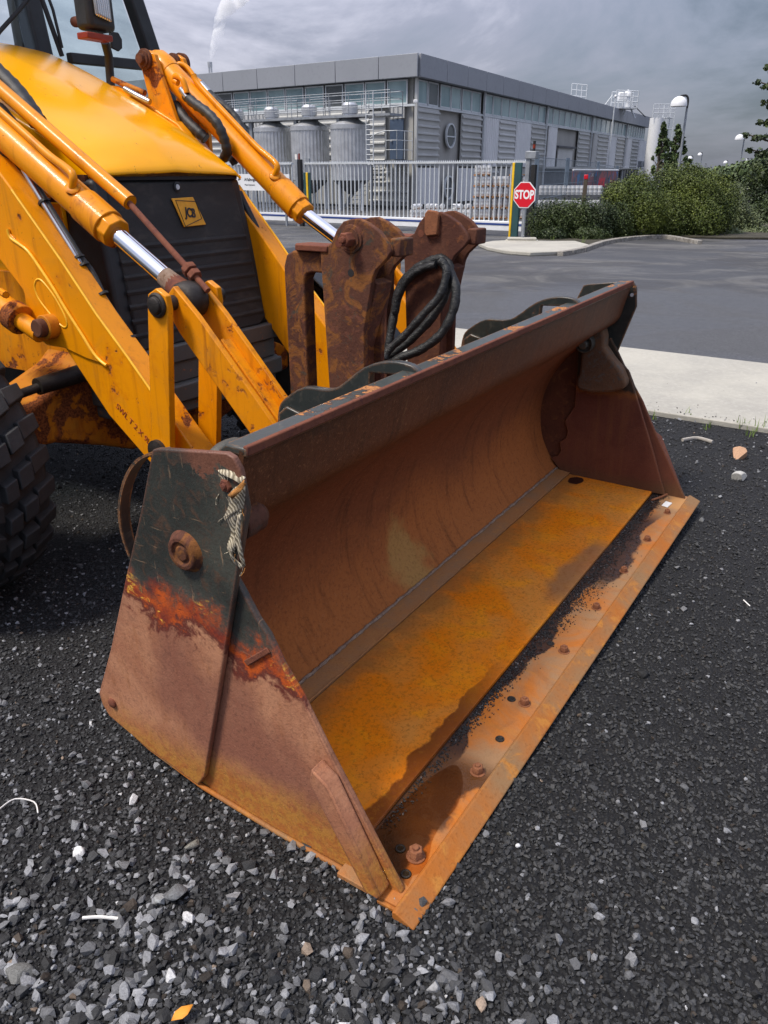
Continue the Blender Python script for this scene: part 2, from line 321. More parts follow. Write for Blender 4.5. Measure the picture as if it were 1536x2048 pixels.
M['cut'] = g.fin(col, g.mix(wet, (.72,)*3, g.mix(g.st(b, .45, .55), (.12,)*3, (.5,)*3)), 0, g.bump(g.ma('ADD', fine, g.ma('MULTIPLY', b, .8)), .0014), spec=.45)
M['lip'] = rust('cutting_lip_rust', (.37, .115, .014), (.25, .14, .062), (.42, .17, .03), 3.4, fine=110, rough=.7, bump=.0015)
g = G('floor_seam_rust'); M['seam'] = rust('seam_rust', (.40, .17, .055), (.32, .17, .08), (.42, .19, .06), 7, fine=160)
M['weld'] = rust('grey_weld', (.36, .27, .20), (.26, .17, .12), (.17, .09, .05), 20, fine=200, bump=.004)
# outer side plates: green-grey paint above, burnt band, brown rust below
def side_mat(name, off=0.0, slope=.2):
    g = G(name); x, y, z = g.sep()
    n = g.noise(7, 7, .65, dist=.8); n2 = g.noise(28, 7, .7, dist=1.0); fine = g.noise(150, 4, .72); sw = g.noise(1, 5, .7, v=g.vec((1, 60, 5), rot=(.7, 0, 0))); sw2 = g.noise(1, 5, .7, v=g.vec((1, 5, 70), rot=(.35, 0, 0)))
    h = g.ma('ADD', g.ma('ADD', z, g.ma('MULTIPLY', g.ma('SUBTRACT', n, .5), .27)), g.ma('ADD', g.ma('MULTIPLY', g.ma('SUBTRACT', n2, .5), .12), off))
    h = g.ma('ADD', h, g.ma('MULTIPLY', g.ma('MAXIMUM', g.ma('SUBTRACT', .60, y), 0), slope))
    paint = g.mix(g.st(g.noise(4, 5, .6), .35, .65), (.030, .034, .030), (.066, .068, .056))
    paint = g.mix(g.ma('MULTIPLY', g.st(n2, .50, .68), .6), paint, (.12, .060, .034))
    paint = g.mix(g.ma('MULTIPLY', g.ma('MAXIMUM', g.st(sw, .62, .65), g.st(sw2, .64, .67)), .55), paint, (.34, .22, .13))
    lower = g.mix(g.st(n, .35, .65), (.47, .215, .115), (.36, .145, .075)); lower = g.mix(g.ma('MULTIPLY', g.st(g.noise(1, 6, .7, v=g.vec((1, 30, 9))), .5, .7), .5), lower, (.30, .11, .035))
    lower = g.mix(g.ma('MULTIPLY', g.st(g.noise(2.5, 4, .5), .5, .64), .65), lower, (.21, .075, .05))
    bot = g.ma('ADD', z, g.ma('MULTIPLY', g.ma('SUBTRACT', n, .5), .10)); lower = g.mix(g.ma('MULTIPLY', g.st(bot, .19, .06), .9), lower, g.mix(g.st(n2, .42, .6), (.46, .20, .025), (.40, .13, .018)))
    burn = g.mix(g.st(g.noise(16, 5, .6), .36, .62), (.20, .024, .010), (.52, .085, .006)); brush = g.noise(1, 6, .75, v=g.vec((1, 34, 60), rot=(.5, 0, 0)), dist=1.0); burn = g.mix(g.ma('MULTIPLY', g.st(g.ma('ADD', brush, g.ma('MULTIPLY', g.noise(6, 3), .9)), 1.04, 1.14), .9), burn, (.92, .50, .06)); burn = g.mix(g.ma('MULTIPLY', g.st(g.noise(1, 5, .7, v=g.vec((1, 30, 110), rot=(-.4, 0, 0))), .56, .64), .7), burn, (.10, .02, .012))
    col = g.mix(g.st(h, .49, .515), lower, burn); col = g.mix(g.ma('MULTIPLY', g.st(h, .47, .50), g.ma('SUBTRACT', 1, g.st(h, .50, .53))), col, (.13, .024, .014))
    col = g.mix(g.st(g.ma('ADD', h, g.ma('MULTIPLY', g.noise(70, 5, .75), .08)), .575, .645), col, paint)
    e = g.ma('MULTIPLY', g.edge(.012, .01, .12), g.st(n2, .3, .5)); col = g.mix(e, col, (.17, .065, .04))
    top = g.st(g.ma('ADD', z, g.ma('MULTIPLY', g.ma('SUBTRACT', g.noise(24, 7, .72), .5), .17)), .880, .892); col = g.mix(g.ma('MULTIPLY', top, g.st(y, .56, .50)), col, (.17, .072, .045))
    col = g.mix(g.ma('MULTIPLY', g.st(g.noise(85, 5, .8), .47, .66), .6), col, g.mix(.55, col, (.04, .015, .012))); col = g.mix(g.ma('MULTIPLY', g.st(fine, .45, .2), g.ma('MULTIPLY', g.st(h, .5, .46), .4)), col, (.42, .22, .13))
    pm = g.st(h, .58, .64)
    return g.fin(col, g.mix(pm, (.85,)*3, g.mix(n2, (.3,)*3, (.55,)*3)), 0, g.bump(g.ma('ADD', fine, g.ma('MULTIPLY', n2, .5)), .0014), spec=.4)
M['side'] = side_mat('scorched_side_plate'); M['side2'] = side_mat('scorched_jaw_plate', .045, .12)
g = G('far_plate_rust'); x, y, z = g.sep(); n = g.noise(6, 6, .6, dist=.6); fine = g.noise(170, 4, .72); stv = g.noise(1, 5, .6, v=g.vec((1, 14, 1.5)))
col = g.mix(g.st(n, .35, .65), (.13, .040, .024), (.165, .055, .03)); col = g.mix(g.ma('MULTIPLY', g.st(stv, .48, .7), .5), col, (.22, .085, .03)); col = g.mix(g.ma('MULTIPLY', g.st(g.ma('ADD', z, g.ma('MULTIPLY', n, .06)), .14, .06), .7), col, (.12, .065, .03))
hh = g.ma('ADD', z, g.ma('MULTIPLY', g.ma('SUBTRACT', g.noise(30, 6, .7), .5), .06)); col = g.mix(g.st(hh, .43, .46), col, (.25, .09, .025)); col = g.mix(g.st(hh, .455, .48), col, (.045, .032, .022)); col = g.mix(g.ma('MULTIPLY', g.st(fine, .5, .78), .5), col, (.05, .018, .012))
e = g.edge(.01, .01, .12); col = g.mix(g.ma('MULTIPLY', e, .7), col, (.30, .13, .06))
M['far'] = g.fin(col, .8, 0, g.bump(fine, .0014), spec=.3)
# green-grey paint flaking to orange rust
g = G('hose_sleeve'); w = g.noise(1, 5, .7, v=g.vec((25, 25, 60)), dist=1.5); M['sleeve'] = g.fin(g.mix(g.st(w, .3, .7), (.010, .011, .012), (.026, .028, .030)), .42, 0, g.bump(w, .005), spec=.4)
def green(name, amt=.52, c=(.055, .065, .060)):
    g = G(name); n = g.noise(5, 7, .66, dist=.7); n2 = g.noise(34, 7, .7, dist=.6); f = g.noise(160, 3, .7)
    col = g.mix(g.st(n, .3, .7), tuple(q*.7 for q in c), c); col = g.mix(g.ma('MULTIPLY', g.st(n2, .5, .7), .35), col, (.12, .11, .09))
    s = g.ma('ADD', n, g.ma('MULTIPLY', g.ma('SUBTRACT', n2, .5), .35)); m = g.st(s, amt+.07, amt+.085); dark = g.st(s, amt+.03, amt+.08)
    e = g.ma('MULTIPLY', g.edge(.009, .01, .12), g.st(n2, .35, .52)); m = g.ma('MAXIMUM', m, e)
    col = g.mix(g.ma('MULTIPLY', dark, .8), col, (.035, .018, .012)); col = g.mix(m, col, g.mix(g.st(f, .35, .65), (.20, .075, .03), (.48, .20, .055)))
    return g.fin(col, g.mix(m, (.32,)*3, (.9,)*3), 0, g.bump(g.ma('ADD', g.ma('MULTIPLY', m, -.7), g.ma('MULTIPLY', f, .2)), .002), spec=.5)
M['green'] = green('flaking_green_paint', .50); M['green_dark'] = green('dark_green_paint', .56, (.03, .036, .034)); M['green_grey'] = plain('grey_green_steel', (.085, .08, .065), .55, .2, var=.4, sc=14, bump=.002)
M['bolt'] = rust('bolt_rust', (.22, .085, .04), (.28, .11, .05), (.15, .05, .03), 40, fine=200, bump=.001)
M['strap'] = None
g = G('webbing'); w = g.wave(42, g.vec((1, 1, 1), rot=(.5, 0, 0)), 1.2, 'Y'); n = g.noise(25, 6, .7); col = g.mix(w, (.20, .16, .10), (.68, .60, .44)); col = g.mix(g.ma('MULTIPLY', g.st(n, .45, .65), .55), col, (.16, .14, .13)); M['strap'] = g.fin(col, .95, 0, g.bump(w, .002))
M['strap_orange'] = plain('stained_webbing', (.55, .24, .06), .95, var=.4, sc=60, bump=.002)
g = G('cab_glass'); g.t.nodes.remove(g.b); tr = g.n('ShaderNodeBsdfTransparent'); tr.inputs[0].default_value = (.93, .97, .97, 1); gl = g.n('ShaderNodeBsdfGlossy'); gl.inputs['Roughness'].default_value = .02; fr = g.n('ShaderNodeFresnel'); fr.inputs[0].default_value = 1.5
lw_ = g.n('ShaderNodeLayerWeight'); lw_.inputs[0].default_value = .5; mx = g.n('ShaderNodeMixShader'); g.l(g.ma('ADD', g.ma('MULTIPLY', g.ma('POWER', lw_.outputs['Facing'], 4.0), .35), .05), mx.inputs[0]); g.l(tr.outputs[0], mx.inputs[1]); g.l(gl.outputs[0], mx.inputs[2]); g.l(mx.outputs[0], g.o.inputs[0]); M['glass'] = g.m
g = G('puddle_water'); g.t.nodes.remove(g.b); tr = g.n('ShaderNodeBsdfTransparent'); tr.inputs[0].default_value = (.86, .74, .58, 1); gl = g.n('ShaderNodeBsdfGlossy'); gl.inputs['Roughness'].default_value = .015; gl.inputs[0].default_value = (1, 1, 1, 1); fr = g.n('ShaderNodeFresnel'); fr.inputs[0].default_value = 1.33
mx = g.n('ShaderNodeMixShader'); g.l(fr.outputs[0], mx.inputs[0]); g.l(tr.outputs[0], mx.inputs[1]); g.l(gl.outputs[0], mx.inputs[2]); g.l(mx.outputs[0], g.o.inputs[0]); M['water'] = g.m
g = G('lamp_lens'); w = g.wave(30, None, .2, 'X'); M['lens'] = g.fin(g.mix(w, (.55, .56, .57), (.8, .8, .8)), .12, .7, g.bump(w, .004), coat=1)
M['amber'] = plain('red_lens', (.22, .025, .006), .35, var=.25, sc=10)
M['badge'] = plain('badge_yellow', (.82, .36, .012), .4, var=.12, sc=30)
M['ink'] = plain('dark_ink', (.02, .02, .025), .6)
M['inkred'] = plain('faded_red_marking', (.35, .06, .01), .8, var=.4, sc=50)
M['bead'] = plain('bright_weld_paint', (.92, .46, .02), .35, var=.15, sc=20)
M['white'] = plain('white_paint', (.78, .79, .8), .45, var=.06); M['offwhite'] = plain('off_white_scrap', (.8, .78, .74), .7)
M['galv'] = plain('galvanised_steel', (.30, .32, .345), .5, .4, var=.25, sc=5); M['galv_light'] = plain('pale_galvanised', (.62, .65, .67), .5, .3, var=.12, sc=5)
M['bluegrey'] = plain('blue_grey_paint', (.13, .17, .22), .5); M['teal'] = plain('teal_rubber', (.02, .07, .075), .6); M['sig_yellow'] = plain('signal_yellow', (.85, .52, .01), .5)
M['red'] = plain('sign_red', (.62, .006, .02), .35, var=.04); M['navy'] = plain('navy_stripe', (.02, .05, .22), .4); M['black'] = plain('matt_black', (.012, .012, .013), .7)
M['inox'] = plain('stainless', (.60, .61, .62), .38, .7, var=.2, sc=3)
M['concrete'] = None
g = G('pale_concrete'); a = g.noise(1.3, 7, .65, dist=.4); b = g.noise(28, 6, .75); c = g.noise(160, 3, .7); col = g.mix(g.st(a, .35, .68), (.43, .41, .35), (.34, .325, .285)); col = g.mix(g.ma('MULTIPLY', g.st(b, .45, .7), .35), col, (.55, .53, .47)); col = g.mix(g.ma('MULTIPLY', g.st(g.noise(60, 3, .6), .68, .74), .8), col, (.12, .11, .10))
M['concrete'] = g.fin(col, .9, 0, g.bump(g.ma('ADD', b, c), .003))
g = G('old_kerb'); b = g.noise(9, 7, .7); M['kerb'] = g.fin(g.mix(g.st(b, .35, .65), (.17, .155, .135), (.34, .32, .285)), .92, 0, g.bump(g.noise(30, 5, .7), .01))
g = G('wet_asphalt', 'Object'); x, y, z = g.sep()
wv = g.vec(rot=(0, 0, LROT)); a = g.noise(.35, 6, .6, v=g.vec((1, 1.6, 1), v=wv), dist=.7); b = g.noise(.8, 8, .72, v=g.vec((.7, 1.0, 1), v=wv), dist=1.2); c = g.noise(90, 3, .8); c2 = g.noise(12, 5, .7)
dy = g.ma('ADD', g.sep(wv)[1], g.ma('MULTIPLY', g.ma('SUBTRACT', a, .5), 5))
col = g.mix(g.st(c, .3, .75), (.036, .037, .040), (.120, .122, .127)); far_ = g.mix(g.st(b, .44, .70), (.050, .050, .052), (.135, .13, .12)); col = g.mix(g.st(dy, 8.6, 9.4), col, far_)
col = g.mix(g.ma('MULTIPLY', g.st(c2, .55, .75), .3), col, (.15, .15, .155))
M['asphalt'] = g.fin(col, g.mix(g.st(a, .42, .58), (.48,)*3, (.75,)*3), 0, g.bump(g.ma('ADD', c, c2), .006), spec=.5)
g = G('gravel_bed'); a = g.noise(140, 4, .8); v = g.voro(110); b = g.noise(1.2, 4); col = g.mix(g.st(v, .1, .6), (.030, .030, .031), (.010, .010, .011)); col = g.mix(g.ma('MULTIPLY', g.st(a, .6, .72), .5), col, (.09, .09, .092)); col = g.mix(g.ma('MULTIPLY', g.st(g.noise(260, 1), .72, .76), .8), col, (.30, .30, .30))
M['bed'] = g.fin(col, .8, 0, g.bump(g.ma('SUBTRACT', g.ma('MULTIPLY', a, .5), v), .012), spec=.4)
g = G('stone'); cc = g.attr('tint'); n = g.noise(220, 4, .75); M['stone'] = g.fin(g.mix(1.0, cc, g.ramp(n, [(.3, .62), (.7, 1.25)]), 'MULTIPLY'), .72, 0, g.bump(n, .0015), spec=.45)
g = G('leaves'); cc = g.attr('tint'); M['leaf'] = g.fin(cc, .55, spec=.35); g.b.inputs['Subsurface Weight'].default_value = 0
M['bark'] = plain('bark', (.09, .07, .05), .9, sc=20)
M['fascia'] = plain('grey_fascia', (.30, .315, .345), .5, .2, var=.05, sc=.5); M['wall'] = plain('grey_concrete_wall', (.36, .355, .335), .85, var=.12, sc=1.2); M['wall_dark'] = plain('dark_wall', (.10, .105, .115), .8, var=.2, sc=1)
M['clad'] = plain('ribbed_cladding', (.48, .485, .475), .5, .3, var=.10, sc=.9); M['clad_light'] = plain('pale_ribbed_cladding', (.74, .75, .76), .5, .1, var=.06, sc=.9); M['clad_mid'] = plain('mid_cladding', (.56, .565, .56), .5, .2, var=.08, sc=.9)
g = G('window_glass'); n = g.noise(.8, 3, .5, v=g.vec((1, 1, .5))); M['pane'] = g.fin(g.mix(g.st(n, .35, .65), (.17, .27, .29), (.30, .42, .43)), .12, 0, spec=.8)
M['door'] = plain('blue_grey_door', (.05, .075, .12), .5); M['wood'] = plain('pallet_wood', (.36, .17, .06), .85, var=.3, sc=8); M['plank'] = plain('grey_driftwood', (.38, .35, .31), .9, sc=30)
g = G('banner_print'); x, y, z = g.sep(); n = g.noise(1.6, 4, .6, dist=1); col = g.mix(g.st(n, .42, .55), (.04, .07, .10), (.30, .08, .08)); col = g.mix(g.st(g.noise(2.3, 3, .6, v=g.vec(loc=(5, 2, 1))), .55, .62), col, (.03, .16, .38)); M['banner'] = g.fin(col, .6)
M['banner_red'] = plain('banner_red', (.62, .03, .05), .6)
M['leafdry'] = plain('orange_leaf', (.75, .30, .03), .7)
g = G('steam'); g.t.nodes.remove(g.b); pv = g.n('ShaderNodeVolumePrincipled'); n = g.noise(1.1, 5, .6, dist=.8); pv.inputs['Color'].default_value = (1, 1, 1, 1); g.l(g.ma('MULTIPLY', g.st(n, .42, .62), 4.5), pv.inputs['Density']); g.l(pv.outputs[0], g.o.inputs['Volume']); M['steam'] = g.m
# ------------------------------------------------------------------ ground
def sheet(name, pts, z, mat, label=None):
    return tag(MB().add([(p[0], p[1], z) for p in pts], [tuple(range(len(pts)))]).build(name, mat), kind='structure')
def lw(x, y): p = tow((x, y, 0)); return (p.x, p.y)
sheet('ground', [(-400, -200), (600, -200), (600, 900), (-400, 900)], -.012, M['bed'])
def local_sheet(name, x0, x1, y0, y1, z0, z1, mat):
    o = MB().bb((x0, y0, z0), (x1, y1, z1)).build(name, mat, bevel=.006); o.location = ORG; o.rotation_euler.z = LROT; return tag(o, kind='structure')
local_sheet('gravel_ground', -6, 3.888, -4, 9, -.012, .0, M['bed'])
# concrete strip in cast bays
for y0, y1 in ((-9, -3.6), (-3.592, 2.40), (2.408, 8.5), (8.508, 16)):
    local_sheet('concrete_pavement', 3.89, 5.70, y0, y1, -.01, .028, M['concrete'])
road = local_sheet('asphalt_road', 5.702, 60, -60, 90, -.01, .006, M['asphalt'])
# ------------------------------------------------------------------ gravel: real stones
def ico(level):
    b = bmesh.new(); bmesh.ops.create_icosphere(b, subdivisions=level, radius=1); v = np.array([x.co[:] for x in b.verts]); f = np.array([[q.index for q in x.verts] for x in b.faces]); b.free(); return v, f
def stones(name, pos, size, tint, level, sink=.35, label=None, jag=.34):
    v, f = ico(level); n = len(pos); nv = len(v)
    q = rng.normal(size=(n, 4)); q /= np.linalg.norm(q, axis=1)[:, None]; w, x, y, z = q.T
    R = np.stack([1-2*(y*y+z*z), 2*(x*y-z*w), 2*(x*z+y*w), 2*(x*y+z*w), 1-2*(x*x+z*z), 2*(y*z-x*w), 2*(x*z-y*w), 2*(y*z+x*w), 1-2*(x*x+y*y)], 1).reshape(n, 3, 3)
    ax = rng.uniform(.42, 1.25, (n, 1, 3)); P = v[None]*(1+rng.uniform(-jag, jag, (n, nv, 1)))*ax
    # chop with random planes -> facets
    for k in range(6):
        d = rng.normal(size=(n, 3)); d /= np.linalg.norm(d, axis=1)[:, None]; s = np.einsum('nij,nj->ni', P, d); c = rng.uniform(.32, .66, (n, 1)); ex = np.maximum(s-c, 0); P = P-ex[..., None]*d[:, None]
    P = np.einsum('nij,nkj->nki', R, P); P[..., 2] *= .8; P *= size[:, None, None]; P[..., 2] += (size*(1-sink)*.6)[:, None]; P += pos[:, None]
    F = (f[None]+(np.arange(n)*nv)[:, None, None]).reshape(-1, 3)
    me = bpy.data.meshes.new(name); me.vertices.add(n*nv); me.vertices.foreach_set('co', P.reshape(-1)); me.loops.add(F.size); me.loops.foreach_set('vertex_index', F.reshape(-1).astype(np.int32))
    me.polygons.add(len(F)); me.polygons.foreach_set('loop_start', np.arange(0, F.size, 3, dtype=np.int32)); me.update()
    a = me.color_attributes.new('tint', 'FLOAT_COLOR', 'POINT'); c = np.ones((n, nv, 4)); c[..., :3] = tint[:, None]; a.data.foreach_set('color', c.reshape(-1)); me.materials.append(M['stone']); me.validate(); me.shade_flat()
    o = bpy.data.objects.new(name, me); link(o); return o
def vnoise(p, s, seed):    # cheap value noise
    r = np.random.default_rng(seed).random((64, 64)); q = p*s; i = np.floor(q).astype(int); fr = q-i; fr = fr*fr*(3-2*fr); a = i % 64; b = (i+1) % 64
    return (r[a[:, 0], a[:, 1]]*(1-fr[:, 0])*(1-fr[:, 1])+r[b[:, 0], a[:, 1]]*fr[:, 0]*(1-fr[:, 1])+r[a[:, 0], b[:, 1]]*(1-fr[:, 0])*fr[:, 1]+r[b[:, 0], b[:, 1]]*fr[:, 0]*fr[:, 1])
exn, eyn = np.array(EX[:2]), np.array(EY[:2]); on = np.array(ORG[:2])
def scatter(n, dmin, dmax, power):
    th = rng.uniform(-.76, .72, n); u = rng.random(n)
    d = (dmin**(2-power)+u*(dmax**(2-power)-dmin**(2-power)))**(1/(2-power)) if power != 2 else dmin*(dmax/dmin)**u
    p = np.stack([np.sin(th)*d, np.cos(th)*d], 1); l = np.stack([(p-on)@exn, (p-on)@eyn], 1)
    ok = (l[:, 0] < 3.87) & ~((l[:, 0] > .07) & (l[:, 0] < 2.42) & (l[:, 1] > .06) & (l[:, 1] < .72)) & (d < dmax)
    return p[ok], l[ok], d[ok]
def tints(n, light, warm=.03):
    b = np.where(rng.random(n) < light, .10+.22*rng.random(n)**1.3, rng.uniform(.014, .06, n)); t = np.stack([b*.98, b*1.0, b*1.045], 1)
    w = rng.random(n) < warm; t[w] *= np.array([1.15, .85, .6]); wh = rng.random(n) < .002; t[wh] = .55; return t
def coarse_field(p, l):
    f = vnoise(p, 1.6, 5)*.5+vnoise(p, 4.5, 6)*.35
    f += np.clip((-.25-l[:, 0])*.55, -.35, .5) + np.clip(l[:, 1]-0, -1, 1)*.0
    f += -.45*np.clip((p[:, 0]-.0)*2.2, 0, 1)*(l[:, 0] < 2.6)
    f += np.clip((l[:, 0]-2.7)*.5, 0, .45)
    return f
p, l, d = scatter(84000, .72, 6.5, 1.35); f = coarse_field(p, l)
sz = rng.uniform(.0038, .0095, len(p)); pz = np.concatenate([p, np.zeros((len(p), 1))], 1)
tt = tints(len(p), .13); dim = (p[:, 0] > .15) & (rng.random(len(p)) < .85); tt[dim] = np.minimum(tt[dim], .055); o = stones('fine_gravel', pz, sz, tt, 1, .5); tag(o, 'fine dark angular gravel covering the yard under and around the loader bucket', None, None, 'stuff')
p, l, d = scatter(26000, .72, 7, 1.5); f = coarse_field(p, l); k = rng.random(len(p)) < np.clip((f-.14)*1.45, 0.03, 1); p, l, d, f = p[k], l[k], d[k], f[k]
sz = .0075+.0125*rng.random(len(p))**1.7*(.85+.35*np.clip(f, 0, 1)); pz = np.concatenate([p, np.zeros((len(p), 1))], 1)
tag(stones('crushed_stone', pz, sz, tints(len(p), .50, .02), 1, .35), 'mixed light and dark crushed stone lying loose over the fine gravel', None, None, 'stuff')
p, l, d = scatter(1500, .75, 6, 1.3); f = coarse_field(p, l); k = rng.random(len(p)) < np.clip((f-.3)*1.5, 0.01, 1); p = p[k]; l = l[k]
sz = rng.uniform(.014, .022, len(p)); pz = np.concatenate([p, np.zeros((len(p), 1))], 1)
tag(stones('coarse_stone', pz, sz, tints(len(p), .6), 2, .3, jag=.1), 'scattered larger grey stones among the crushed gravel', None, None, 'stuff')
def single_stone(px, py, r, tint, label, cat='stone', flat=.7):
    P = ground(px, py); o = stones('large_stone', np.array([[0, 0, 0.]]), np.array([r]), np.array([tint]), 3, .3, jag=.03); o.location = (P.x, P.y, 0); tag(o, label, cat); return o
single_stone(352, 1795, .034, (.16, .165, .17), 'largest mid-grey angular stone in the gravel left of the bucket corner')
single_stone(322, 1805, .022, (.30, .31, .31), 'light grey stone touching the largest angular stone in the gravel')
single_stone(387, 1694, .019, (.21, .205, .175), 'rounded tan-grey stone lying below the bucket side plate')
single_stone(40, 1955, .027, (.16, .16, .15), 'flat grey stone at the lower left edge of the gravel')
single_stone(158, 1712, .019, (.62, .62, .61), 'smooth white pebble in the gravel at the lower left')
single_stone(1037, 1694, .009, (.75, .75, .75), 'tiny white chip on the dark gravel right of the bucket corner')
single_stone(870, 1980, .020, (.30, .30, .30), 'pale grey stone on dark gravel below the bucket corner')
single_stone(1478, 960, .034, (.45, .44, .41), 'rounded pale pebble in the gravel right of the far bucket corner')
single_stone(1480, 916, .05, (.46, .27, .16), 'orange-brown stone in the gravel between bucket and concrete strip')
# gravel kicked onto the concrete strip
n = 320; cl = np.stack([3.90+np.abs(rng.normal(0, 1, n))*.10, rng.uniform(-2.5, 2.5, n)], 1); k = rng.random(n) < .03; cl[k, 0] = rng.uniform(3.95, 5.6, k.sum()); wxy = on+cl[:, :1]*exn+cl[:, 1:]*eyn; sz = rng.uniform(.003, .008, n)
tag(stones('spilled_gravel', np.concatenate([wxy, np.full((n, 1), .028)], 1), sz, tints(n, .15), 1, .5), kind='stuff')
# litter
def wire(pxs, r, mat, name, label, cat):
    pts = smooth_pts([ground(a, b, .012) for a, b in pxs], 4); P = pts[0].copy(); o = MB().tube([q-P for q in pts], r, 6).build(name, mat, smooth=60); o.location = P; return tag(o, label, cat)
wire([(165, 1836), (200, 1834), (242, 1838)], .0035, M['offwhite'], 'plastic_stick', 'white plastic stick with rounded ends lying on light gravel', 'stick')
wire([(0, 1617), (30, 1598), (68, 1604), (76, 1626)], .0018, M['offwhite'], 'zip_tie', 'thin white bent plastic tie on the gravel at the left edge', 'zip tie')
wire([(1487, 1200), (1500, 1212)], .002, M['offwhite'], 'plastic_scrap', 'short white plastic sliver on the gravel at the right edge', 'scrap')
wire([(1365, 880), (1395, 876), (1425, 884)], .010, M['plank'], 'weathered_stick', 'grey weathered stick lying on gravel beside the concrete strip', 'stick')
P = ground(361, 2030, .02); o = MB().grid([[(-.014, -.012, .002), (-.014, -.0119, .002), (-.0139, -.0118, .002)], [(-.010, .002, .006), (-.002, -.004, .001), (.006, -.010, .005)], [(0, .010, .008), (.006, .002, .002), (.014, -.004, .007)], [(.018, .0155, .006), (.019, .015, .006), (.020, .0145, .006)]]).build('fallen_leaf', M['leafdry'], smooth=60, solid=.0008); o.location = P; tag(o, 'small orange fallen leaf on the gravel at the bottom edge', 'leaf')
# weeds along the strip
def grass_tuft(px, py, n, h, label, dry=.5):
    P = ground(px, py); mb = MB(); r = random.Random(px)
    for k in range(n):
        a = r.uniform(0, 6.28); le = r.uniform(.4, 1)*h; lean = r.uniform(.1, .7)*le; b = Vector((r.uniform(-.03, .03), r.uniform(-.03, .03), 0)); w = .0025
        t = Vector((math.cos(a), math.sin(a), 0)); s = Vector((-t.y, t.x, 0))*w
        mb.add([b-s, b+s, b+t*lean*.4+Vector((0, 0, le*.6))+s*.7, b+t*lean*.4+Vector((0, 0, le*.6))-s*.7, b+t*lean+Vector((0, 0, le))], [(0, 1, 2, 3), (3, 2, 4)])
    o = mb.build('grass_tuft', M['tuft_dry'] if dry > .5 else M['tuft']); o.location = P; tag(o, label, 'grass')
M['tuft'] = plain('green_grass', (.16, .24, .04), .7); M['tuft_dry'] = plain('dry_grass', (.34, .19, .08), .8)
grass_tuft(1300, 838, 10, .07, 'small green weed by the bucket side at the edge of the concrete', .2)
grass_tuft(1415, 858, 10, .06, 'reddish dry tuft at the concrete edge, left of the taller dry stalks')
grass_tuft(1375, 838, 5, .11, 'thin tall dry stalks rising against the pale concrete strip')
grass_tuft(1485, 856, 14, .09, 'green and reddish tuft at the concrete edge near the right margin', .2)
grass_tuft(1518, 862, 6, .13, 'tallest dry grass stalks at the right margin by the concrete')
grass_tuft(1500, 872, 12, .08, 'low orange dry tuft lying in the gravel near the right margin')

# ------------------------------------------------------------------ loader
loader = empty('backhoe_loader', ORG, LROT, 'yellow backhoe loader with chipped paint and a rusty bucket lowered onto the gravel', 'loader')
CX = 1.25
def mir(pts, w=0): return [(2*CX-p[0]-w, p[1], p[2]) for p in pts]
# bucket (root mesh: mouldboard sheet and top beam)
prof = [(.405, .925), (.425, .84), (.448, .767), (.524, .706), (.596, .640), (.671, .560), (.733, .451), (.758, .330), (.745, .205), (.700, .110), (.652, .046)]
prof = [(p.y, p.z) for p in smooth_pts([(0, a, b) for a, b in prof], 5)]
def sheet_solid(pr, t, x0, x1, nx=2):
    P = [Vector((0, a, b)) for a, b in pr]; N = []
    for i, p in enumerate(P):
        tt = (P[min(i+1, len(P)-1)]-P[max(i-1, 0)]).normalized(); N.append(Vector((0, tt.z, -tt.y)) * -1)
    # back side towards +y
    out = [p+n*(-t if n.y < 0 else t) for p, n in zip(P, N)]
    mb = MB(); n = len(P)
    ring = P+out[::-1]; m = len(ring); xs = [x0+(x1-x0)*i/(nx-1) for i in range(nx)]
    mb.add([(x, p.y, p.z) for x in xs for p in ring], [(i*m+k, i*m+(k+1) % m, (i+1)*m+(k+1) % m, (i+1)*m+k) for i in range(nx-1) for k in range(m)]+[tuple(range(m)), tuple((nx-1)*m+k for k in reversed(range(m)))])
    return mb
bucket = sheet_solid(prof, .012, .052, 2.448).build('bucket', M['mould'], loader, smooth=40)
bucket.rotation_euler.y = -TILT
B = bucket
# top beam: folded plate, flat top and back
MB().prism([(.052, .398, .915), (.052, .398, .934), (.052, .452, .934), (.052, .470, .920), (.052, .540, .78), (.052, .528, .776), (.052, .462, .905), (.052, .448, .918), (.052, .412, .915)], (2.396, 0, 0)).build('top_beam', M['green'], B, bevel=.004)
MB().bb((.053, .3965, .918), (2.447, .4085, .9375)).build('beam_edge', M['rust_red'], B, bevel=.003)
# floor of the jaw
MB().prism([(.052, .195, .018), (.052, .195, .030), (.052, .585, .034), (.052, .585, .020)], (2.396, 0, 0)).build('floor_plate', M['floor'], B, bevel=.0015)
MB().prism([(.052, .588, .020), (.052, .588, .040), (.052, .598, .044), (.052, .655, .046), (.052, .662, .038), (.052, .655, .012)], (2.396, 0, 0)).build('jaw_back_strip', M['seam'], B, bevel=.002)
def wavy(x0, x1, y, z, r, n=150, seed=1):
    rr = random.Random(seed); return [(x0+(x1-x0)*i/n, y+rr.uniform(-.002, .002), z+rr.uniform(-.0015, .0015)) for i in range(n+1)], [r*rr.uniform(.75, 1.3) for i in range(n+1)]
a, r_ = wavy(.06, 2.44, .652, .050, .0052); MB().tube(a, r_, 7).build('weld_seam', M['weld'], B, smooth=80)
a, r_ = wavy(.06, 2.44, .588, .040, .0032, seed=2); MB().tube(a, r_, 6).build('weld_seam', M['seam'], B, smooth=80)
